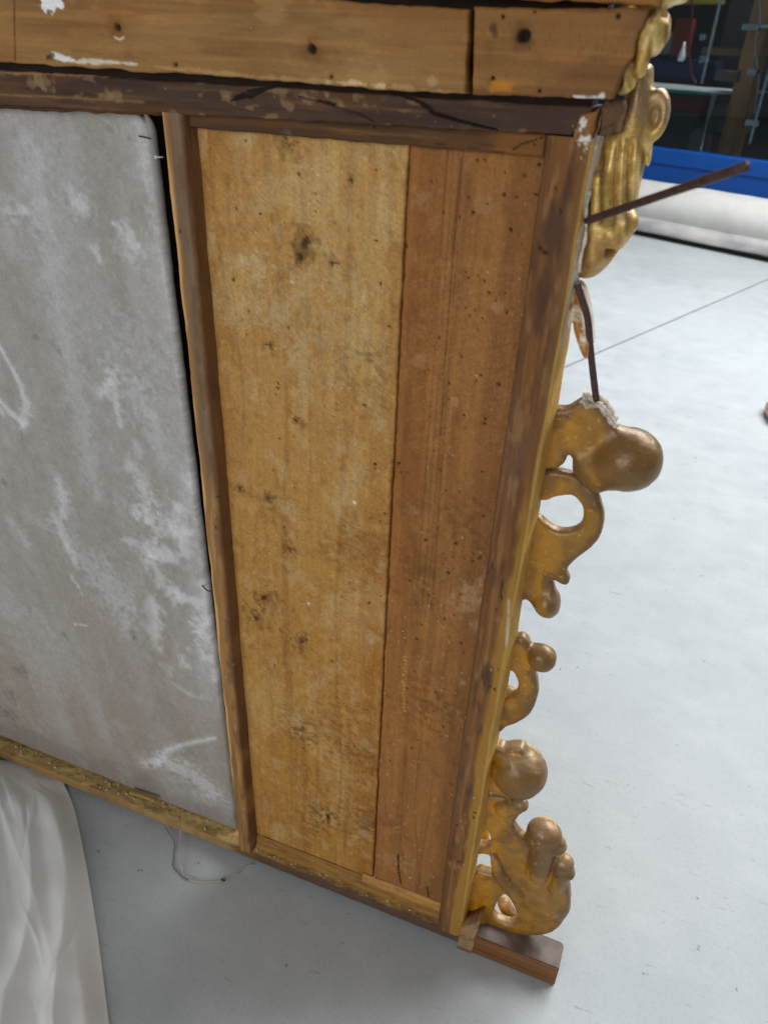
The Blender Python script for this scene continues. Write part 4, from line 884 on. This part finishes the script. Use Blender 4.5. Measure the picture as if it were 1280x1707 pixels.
def panel_mesh():
    Yp = .030; TR = P(243, 188, Yp); BR = P(394, 1384, Yp); TLz = P(0, 178, Yp)[2]; BLz = P(0, 1226, Yp)[2]; x0 = -1.45; res = .0021
    zt = lambda x: TR[2] + 0 * x; zb_ = BR[2]
    nx = int((BR[0] - x0) / res); nz = int((TR[2] - zb_) / res)
    u, v = np.meshgrid(np.linspace(0, 1, nx + 1), np.linspace(0, 1, nz + 1))
    xr = TR[0] + (BR[0] - TR[0]) * v + .0012 * fbm(v * 40, v * 0, 1020, 4)
    zbot = zb_ + (BLz - zb_) * np.clip((BR[0] - (x0 + u * (BR[0] - x0))) / (BR[0] - P(0, 1226, Yp)[0]), 0, 2) + .0012 * fbm(u * 60, u * 0, 1021, 4)
    Z = TR[2] * (1 - v) + zbot * v; rc = .022                                        # rounded top right corner
    dz = np.clip((rc - (TR[2] - Z)) / rc, 0, 1); xr = xr - rc * (1 - np.sqrt(np.maximum(0, 1 - dz * dz)))
    X = x0 + (xr - x0) * u
    s = Sheet(X, Z, Yp); s.edge = np.minimum(xr - X, Z - zbot); paint_panel(s)
    e = np.minimum(s.edge, TR[2] - Z); q = np.clip(1 - e / .0012, 0, 1); Y = Yp + .0012 * (1 - np.sqrt(1 - q * q)) - s.h - .001 * np.sin(np.clip(u, 0, 1) * math.pi) * np.sin(v * math.pi)
    fr = np.stack([X, Y, Z], -1).reshape(-1, 3); idx = np.arange((nx + 1) * (nz + 1)).reshape(nz + 1, nx + 1)
    f = np.stack([idx[:-1, :-1], idx[1:, :-1], idx[1:, 1:], idx[:-1, 1:]], -1).reshape(-1, 4)
    loop = np.concatenate([idx[0, :-1], idx[:-1, -1], idx[-1, :0:-1], idx[:0:-1, 0]]); nb = len(loop); n0 = len(fr)
    bk = fr[loop].copy(); bk[:, 1] = Yp + .016; i = np.arange(nb); j = (i + 1) % nb
    sd = np.stack([loop[i], loop[j], n0 + j, n0 + i], -1); cf = s.c.reshape(-1, 3)
    bq = np.array([[n0, n0 + nx, n0 + nx + nz, n0 + 2 * nx + nz]])
    return mesh_obj('picture_panel', np.concatenate([fr, bk]), np.concatenate([f, sd, bq]), M['panel'], None, np.concatenate([cf, np.repeat(alb(40, 34, 30)[None], nb, 0)]))
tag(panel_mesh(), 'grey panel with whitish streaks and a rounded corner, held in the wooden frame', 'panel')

# ================================================================== things on the floor
# wooden block under the frame
bm = bmesh.new(); bz = .0563; q0 = F(790, 1590); q1 = F(923, 1646); q2 = F(941, 1600); 
xe = q1[0]
xe = .0735
ring = [(-.098, .001), (xe, .001), (xe + .001, .042)] + [(xe + .001 - .008 * (1 - math.cos(a)), .042 + .008 * math.sin(a)) for a in (.4, .8, 1.2, 1.57)] + [(-.098, .050)]
prism(bm, [(p[0], p[1], .0005) for p in ring], [(p[0], p[1], bz) for p in ring])
bmesh.ops.bevel(bm, geom=bm.edges[:], offset=.0018, segments=2, affect='EDGES')
blk = bm_obj('wooden_block', bm, plain('block_wood', alb(122, 80, 38), alb(86, 54, 26), .6, 14, stretch=(.25, 4, 6), bump=.3), None, True)
blk.data.materials.append(plain('block_varnish', alb(112, 96, 88), alb(86, 72, 64), .5, 40, bump=.15))
for p_ in blk.data.polygons:
    if p_.normal.z > .7: p_.material_index = 1
    p_.use_smooth = False
tag(blk, 'brown wooden block with a greyish varnished top lying under the frame corner', 'block')

# loose string
def thread(pts, r=.0008): 
    bm = bmesh.new(); sp = spline(pts, 10); sp = [p + np.array([random.gauss(0, .0006), random.gauss(0, .0006), abs(random.gauss(0, .0003))]) for p in sp]; tube(bm, sp, r, 6); return bm
st = thing('string', 'thin frayed string looping from the bottom rail onto the floor', 'string', tuple(F(330, 1470)))
z1 = .0018
bm_obj('strand', thread([P(303, 1374, .004) + (0, 0, .004), P(302, 1390, -.003), F(300, 1425, .012), F(303, 1450, .004), F(313, 1466, z1), F(340, 1471, z1), F(372, 1467, z1), F(395, 1456, z1), F(408, 1446, z1), F(420, 1441, .004)], .0010), plain('flax', alb(196, 184, 160), alb(150, 138, 116), .9, 400), st)
bm_obj('strand', thread([F(276, 1380, .006), F(291, 1404, .003), F(289, 1440, z1), F(300, 1458, z1), F(315, 1467, z1 + .001)], .0007), plain('dark_flax', alb(82, 80, 76), alb(60, 58, 54), .9, 400), st)
bm = bmesh.new(); bmesh.ops.create_icosphere(bm, subdivisions=2, radius=.0028, matrix=Matrix.Translation(F(372, 1467, .003)) @ Matrix.Diagonal((1.9, .8, .8, 1)))
bm_obj('knot', bm, plain('knot_flax', alb(66, 64, 62), None, .9, 300), st)

# white dust sheet, lower left
def dust_sheet():
    ed = np.array(spline([F(x, y)[:2] for x, y in ((86, 1270), (104, 1300), (124, 1345), (141, 1420), (155, 1500), (167, 1580), (176, 1650), (185, 1720), (200, 1830), (215, 1950))], 22))
    ld = F(0, 1500)[:2] - F(155, 1500)[:2]; ld /= np.linalg.norm(ld); ns = len(ed); nb = 230; B = .62
    s = np.linspace(0, 1, ns)[:, None]; b = (np.linspace(0, 1, nb) ** 1.15 * B)[None]
    X = ed[:, 0][:, None] + ld[0] * b; Y = ed[:, 1][:, None] + ld[1] * b
    rid = lambda q: np.maximum(0, 1 - np.abs(q) * 4.5)
    k = b + .03 * fbm(s * 2.5 + 0 * b, b * 4, 1101, 3) - .06 * (s - .4)
    h = .022 * sstep(0, .04, b) + .05 * sstep(.05, .35, b)
    for c_, w_, a_ in ((.055, .030, .010), (.125, .020, .022), (.165, .018, -.012), (.225, .035, .034), (.30, .02, .022), (.38, .04, .03), (.48, .05, .03)):
        cc = c_ + .03 * fbm(s * 2.2, s * 0 + c_ * 40, 1105, 3); q = np.abs(k - cc) / w_
        h = h + a_ * np.exp(-q ** 1.5) * (.7 + .6 * fbm(s * 3, s * 0 + c_ * 70, 1107, 2))
    h = h + .012 * rid(fbm(k * 9, s * 1.1, 1110, 2)) * sstep(.02, .07, b) + .004 * rid(fbm(k * 16 + s * 2, s * 2.2, 1112, 2)) * sstep(.01, .06, b)
    cr_ = np.random.default_rng(5)
    for i in range(80):
        c0 = cr_.uniform(.02, .5); sl = cr_.uniform(-.45, .45); s0_ = cr_.uniform(0, 1); ln_ = cr_.uniform(.03, .2); w_ = cr_.uniform(.005, .016); a_ = cr_.uniform(.0015, .0045) * cr_.choice((-1, 1))
        q = np.maximum(0, 1 - np.abs(k - c0 - sl * (s - s0_) - .02 * np.sin(9 * (s - s0_) + i)) / w_)
        h = h + a_ * q * np.exp(-((s - s0_) / ln_) ** 2) * sstep(.0, .04, b)
    h = h + .0025 * fbm(k * 18, s * 7, 1114, 2) * sstep(0, .04, b) + .0005 * fbm(X * 60, Y * 60, 1111, 3)
    h = np.maximum(h * sstep(.02, -.10, Y) , 0) + .004 + .0006 * np.sin(s * 60)
    h[:, 0] = .0015
    lim = np.where(Y > -.012, .011, 9); h = np.minimum(h, lim)
    V = np.stack([X, Y, h], -1).reshape(-1, 3); idx = np.arange(ns * nb).reshape(ns, nb)
    f = np.stack([idx[:-1, :-1], idx[:-1, 1:], idx[1:, 1:], idx[1:, :-1]], -1).reshape(-1, 4)
    c = np.repeat(alb(226, 224, 220)[None], len(V), 0) * .98
    n = fbm(X * 14, Y * 14, 1115, 4).reshape(-1); c *= (1 - .06 * sstep(.1, .5, n))[:, None]
    o = mesh_obj('dust_sheet', V, f, painted('cotton_sheet', (900, 900, 900), .9, .06, .04, 0, .15), None, c)
    sol = o.modifiers.new('thickness', 'SOLIDIFY'); sol.thickness = .0012; sol.offset = -1
    return o
tag(dust_sheet(), 'crumpled white cotton dust sheet spread on the floor below the grey panel', 'sheet')

# small rounded pinkish thing at the right edge
bm = bmesh.new(); c_ = F(1288, 697, .0); 
bmesh.ops.create_uvsphere(bm, u_segments=24, v_segments=14, radius=1, matrix=Matrix.Translation((c_[0] + .01, c_[1], .035)) @ Matrix.Diagonal((.052, .12, .045, 1)))
for v in bm.verts:
    v.co.z = max(v.co.z, .001); v.co.x += .006 * math.sin(v.co.y * 30)
tag(bm_obj('shoe_tip', bm, plain('pinkish_leather', alb(200, 168, 156), alb(176, 144, 132), .6, 30)), 'small pinkish rounded tip entering at the right edge of the floor', 'shoe')

# ================================================================== background: roll, blue-based glass wall and what stands behind it
def loft_bg(name, prof, s0, s1, mat, parent=None, n=60, wob=.0, smooth=True):
    bm = bmesh.new(); rings = []
    for i in range(n + 1):
        s_ = s0 + (s1 - s0) * i / n
        rings.append([bm.verts.new(G(s_, t + wob * fbm(np.array(s_ * 3 + t * 9), np.array(z * 7.), 1200, 3), z + wob * fbm(np.array(s_ * 4.), np.array(t * 6 + z * 5), 1201, 3))) for t, z in prof])
    K = len(prof)
    for a, b in zip(rings, rings[1:]):
        for k in range(K): bm.faces.new((a[k], a[(k + 1) % K], b[(k + 1) % K], b[k]))
    bm.faces.new(rings[0][::-1]); bm.faces.new(rings[-1])
    return bm_obj(name, bm, mat, parent, smooth)
rr_ = .20
roll_prof = [(.21 + rr_ * math.cos(a), .235 + rr_ * .93 * math.sin(a)) for a in np.linspace(0, 2 * math.pi, 48, endpoint=False)]
rollm = plain('white_sheeting', (.74, .73, .69), (.64, .63, .59), .7, 5, bump=.2)
roll = thing('sheeting_roll', 'thick white roll lying along the blue-based glass wall', 'roll', G(0, .2, 0))
loft_bg('roll', roll_prof, -3.2, 3.0, rollm, roll, 70, .006)
flap = [(.05, .05), (-.02, .045), (-.025, .06), (.0, .11), (.03, .16), (.05, .16), (.06, .10)]
loft_bg('loose_edge', flap, -3.2, 3.0, plain('dirty_sheeting', (.64, .61, .58), (.26, .27, .30), .8, 2.6, stretch=(1, 1, 3)), roll, 80, .010)
loft_bg('shadow_strip', [(.03, .004), (.40, .004), (.40, .038), (.03, .038)], -3.2, 3.0, plain('shadow_dark', (.03, .028, .026), (.02, .02, .02), .8), roll, 4, 0, False)  # near-black strip standing in for the shadow gap beneath the roll

gw = thing('glass_partition', 'glass wall on a bright blue metal base behind the white roll', 'partition', G(0, .55, 0))
blue = plain('blue_enamel', (.003, .078, .36), (.003, .070, .32), .38, 3, bump=.02); 
loft_bg('base', [(.50, .001), (.62, .001), (.62, .53), (.50, .53)], -4, 4, blue, gw, 2, 0, False)
loft_bg('sill', [(.485, .532), (.635, .532), (.635, .655), (.50, .655), (.485, .640)], -4, 4, blue, gw, 2, 0, False)
mg, nt, b_ = newmat('window_glass'); nt.nodes.remove(b_); out = nt.nodes['Material Output']
tr = nd(nt, 'ShaderNodeBsdfTransparent'); tr.inputs[0].default_value = (.80, .86, .88, 1); gl = nd(nt, 'ShaderNodeBsdfGlossy'); gl.inputs['Roughness'].default_value = .02; fr_ = nd(nt, 'ShaderNodeFresnel'); fr_.inputs[0].default_value = 1.45
ms = nd(nt, 'ShaderNodeMixShader'); nt.links.new(fr_.outputs[0], ms.inputs[0]); nt.links.new(tr.outputs[0], ms.inputs[1]); nt.links.new(gl.outputs[0], ms.inputs[2]); nt.links.new(ms.outputs[0], out.inputs[0])
loft_bg('pane', [(.555, .657), (.565, .657), (.565, 3.0), (.555, 3.0)], -4, 4, mg, gw, 1, 0, False)
loft_bg('head_rail', [(.50, 3.0), (.62, 3.0), (.62, 3.2), (.50, 3.2)], -4, 4, blue, gw, 1, 0, False)
# the dim room behind the glass
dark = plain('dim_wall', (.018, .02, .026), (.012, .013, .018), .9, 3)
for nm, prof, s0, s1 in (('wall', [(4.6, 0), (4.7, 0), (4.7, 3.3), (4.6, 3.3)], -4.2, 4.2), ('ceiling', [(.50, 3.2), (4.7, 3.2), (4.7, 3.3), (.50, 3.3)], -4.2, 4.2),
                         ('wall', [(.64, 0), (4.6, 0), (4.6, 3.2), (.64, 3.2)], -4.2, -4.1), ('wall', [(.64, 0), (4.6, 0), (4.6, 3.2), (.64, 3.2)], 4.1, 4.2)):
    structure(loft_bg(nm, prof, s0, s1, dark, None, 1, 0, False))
def upq(px, py0, py1, t, w, mat, name, parent, deep=.03):
    a = Q(px, py0, t); b = Q(px, py1, t); bm = bmesh.new(); e3 = np.array([BE[0], BE[1], 0]); n3 = np.array([BN[0], BN[1], 0])
    lo_ = b; hi_ = np.array([b[0], b[1], a[2]])
    sq = [-e3 * w / 2, e3 * w / 2, e3 * w / 2 + n3 * deep, -e3 * w / 2 + n3 * deep]
    prism(bm, [lo_ + d for d in sq], [hi_ + d for d in sq]); return bm_obj(name, bm, mat, parent, False, .002)
chrome = plain('chrome', (.75, .78, .82), (.6, .64, .7), .22, 8, metal=1.0, bump=.02)
woodp = plain('post_wood', (.42, .22, .10), (.32, .16, .07), .6, 3, stretch=(4, 4, .4))
def bgt(name, label, cat, p): return thing(name, label, cat, tuple(p))
# wooden post
p0 = Q(1205, 240, 1.3); po = bgt('wooden_post', 'brown wooden post standing behind the glass', 'post', (p0[0], p0[1], 0))
upq(1208, -80, 260, 1.3, .17, woodp, 'post', po, .14); upq(1208, 118, 136, 1.27, .22, plain('post_foot', (.12, .09, .07), None, .7), 'collar', po, .2)
# chrome shelf uprights and clamps
for px, lab, pf, a0, a1 in ((1168, 'slim chrome upright left of the wooden post behind the glass', ((62, .05), (98, .07), (100, .03)), -60, 140), (1248, 'slim chrome upright right of the wooden post behind the glass', ((45, .14), (120, .08), (205, .12)), -60, 240)):
    q_ = Q(px, a1, 1.05); u_ = bgt('chrome_upright', lab, 'upright', q_); u_['group'] = 'chrome uprights behind the glass'
    upq(px, a0, a1, 1.05, .022, chrome, 'pole', u_, .022)
    for y_, w_ in pf: upq(px + random.uniform(-3, 3), y_ - 5, y_ + 5, 1.03, w_, chrome, 'clamp', u_, .06)
# glass shelf with green edge
tb = bgt('glass_table', 'table with a pale glass top and green edge behind the glass wall', 'table', G(-.2, 1.0, 0))
loft_bg('table_top', [(.85, 1.075), (2.06, 1.075), (2.06, 1.095), (.85, 1.095)], -1.6, .02, plain('pale_glass', (.80, .88, .88), (.74, .82, .82), .25, 2), tb, 1, 0, False)
loft_bg('glass_edge', [(.838, 1.073), (.849, 1.073), (.849, 1.097), (.838, 1.097)], -1.6, .025, plain('green_glass_edge', (.03, .36, .30), (.02, .3, .25), .15, 2), tb, 1, 0, False)
for s_ in (-1.2, -.1):
    bm = bmesh.new(); tube(bm, [G(s_, 1.2, 0), G(s_, 1.2, 1.074)], .02, 12); bm_obj('leg', bm, chrome, tb)
# things in the dim room
def bgbox(name, label, cat, px0, py0, px1, py1, t, depth, mat, bev=.01):
    a = Q(px0, py0, t); b = Q(px1, py1, t); s0_ = (a[:2] - B0) @ BE; s1_ = (b[:2] - B0) @ BE; z0, z1_ = sorted((a[2], b[2])); bm = bmesh.new()
    prism(bm, [G(s0_, t, z0), G(s1_, t, z0), G(s1_, t + depth, z0), G(s0_, t + depth, z0)], [G(s0_, t, z1_), G(s1_, t, z1_), G(s1_, t + depth, z1_), G(s0_, t + depth, z1_)])
    return tag(bm_obj(name, bm, mat, None, False, bev), label, cat)
bgbox('red_crate', 'dull red crate under the glass table behind the glass', 'crate', 1108, 160, 1166, 192, 1.5, .3, plain('red_plastic', (.30, .025, .02), (.2, .02, .015), .5))
bgbox('grey_bin', 'dark grey bin with a pale rim below the red crate', 'bin', 1105, 184, 1150, 262, 1.4, .35, plain('grey_plastic', (.09, .10, .10), (.06, .07, .07), .6))
bgbox('grey_carton', 'grey carton standing beneath the glass table near the wooden post', 'carton', 1186, 172, 1228, 225, 1.6, .3, plain('grey_card', (.20, .20, .19), (.15, .15, .14), .8))
bgbox('white_box', 'pale box on the dark counter left of the chrome upright', 'box', 1076, 52, 1124, 92, 2.2, .3, plain('pale_card', (.24, .24, .25), (.18, .18, .19), .8))
bgbox('counter', 'dark blue cloth-covered counter at the back of the dim room', 'counter', 1070, 96, 1178, 138, 2.1, .5, plain('navy_cloth', (.02, .025, .09), (.015, .02, .06), .9), .03)
bgbox('red_case', 'narrow dark red case standing by the pale box', 'case', 1126, 30, 1140, 96, 2.15, .1, plain('dark_red', (.18, .02, .015), (.12, .015, .01), .6))
bgbox('lamp_housing', 'dull yellow strip light housing high behind the glass', 'housing', 1120, -20, 1196, 8, 2.6, .15, plain('olive_yellow', (.22, .20, .02), (.18, .16, .02), .7))
bgbox('shelf_board', 'pale shelf board clamped to the right chrome upright', 'shelf', 1240, 41, 1330, 47, 1.1, .3, plain('pale_shelf', (.6, .68, .72), (.5, .58, .62), .3), .003)
bgbox('brown_shelf', 'brown shelf board behind the right chrome upright', 'shelf', 1170, 78, 1330, 98, 1.9, .3, plain('brown_board', (.13, .08, .05), (.1, .06, .04), .7), .005)
# white lamp-shaped bottle
bt = bgt('white_bottle', 'small white teardrop bottle on the dark blue counter', 'bottle', Q(1134, 102, 2.05)); bm = bmesh.new(); c_ = Q(1134, 102, 2.05)
pr = [(.0, .0), (.03, .0), (.036, .03), (.03, .07), (.016, .12), (.010, .17), (.0, .175)]; rg = []
for r_, z_ in pr[1:-1]: rg.append([bm.verts.new((c_[0] + r_ * math.cos(k * .3927), c_[1] + r_ * math.sin(k * .3927), c_[2] + z_)) for k in range(16)])
for a, b in zip(rg, rg[1:]):
    for k in range(16): bm.faces.new((a[k], a[(k + 1) % 16], b[(k + 1) % 16], b[k]))
bm.faces.new(rg[0][::-1]); bm.faces.new(rg[-1]); bm_obj('bottle_body', bm, plain('white_glaze', (.75, .77, .8), (.7, .72, .75), .25, 4), bt)

# more of the clutter behind the glass
bgbox('dark_cabinet', 'tall dark cabinet behind the wooden post', 'cabinet', 1216, 0, 1300, 240, 2.4, .5, plain('dark_cabinet', (.03, .03, .034), (.022, .022, .026), .5))
bgbox('grey_canister', 'grey canister standing on the floor under the glass table', 'canister', 1150, 214, 1172, 262, 1.25, .14, plain('canister_grey', (.22, .22, .23), (.16, .16, .17), .35), .03)
bgbox('pale_jar', 'small pale jar on the brown shelf right of the wooden post', 'jar', 1258, 60, 1272, 79, 1.95, .08, plain('pale_jar', (.42, .44, .45), (.34, .36, .37), .3), .02)
bgbox('brown_carton', 'small brown carton on the brown shelf at the right edge', 'carton', 1276, 52, 1312, 79, 1.95, .2, plain('brown_card', (.20, .13, .07), (.15, .10, .05), .8), .006)
def cable(name, label, pts, t, rad, mat):
    bm = bmesh.new(); tube(bm, spline([Q(a, b, t) for a, b in pts], 8), rad, 8); return tag(bm_obj(name, bm, mat), label, 'cable')
cable('hanging_cable', 'thin dark red cable hanging left of the chrome upright', [(1150, -30), (1153, 20), (1148, 70), (1152, 120), (1160, 139)], 1.35, .008, plain('red_cable', (.16, .02, .02), None, .5))
cable('hanging_cable', 'pale cable looping beside the right chrome upright', [(1262, -30), (1266, 30), (1258, 80), (1264, 130), (1256, 190)], 1.2, .007, plain('pale_cable', (.45, .5, .52), None, .4))
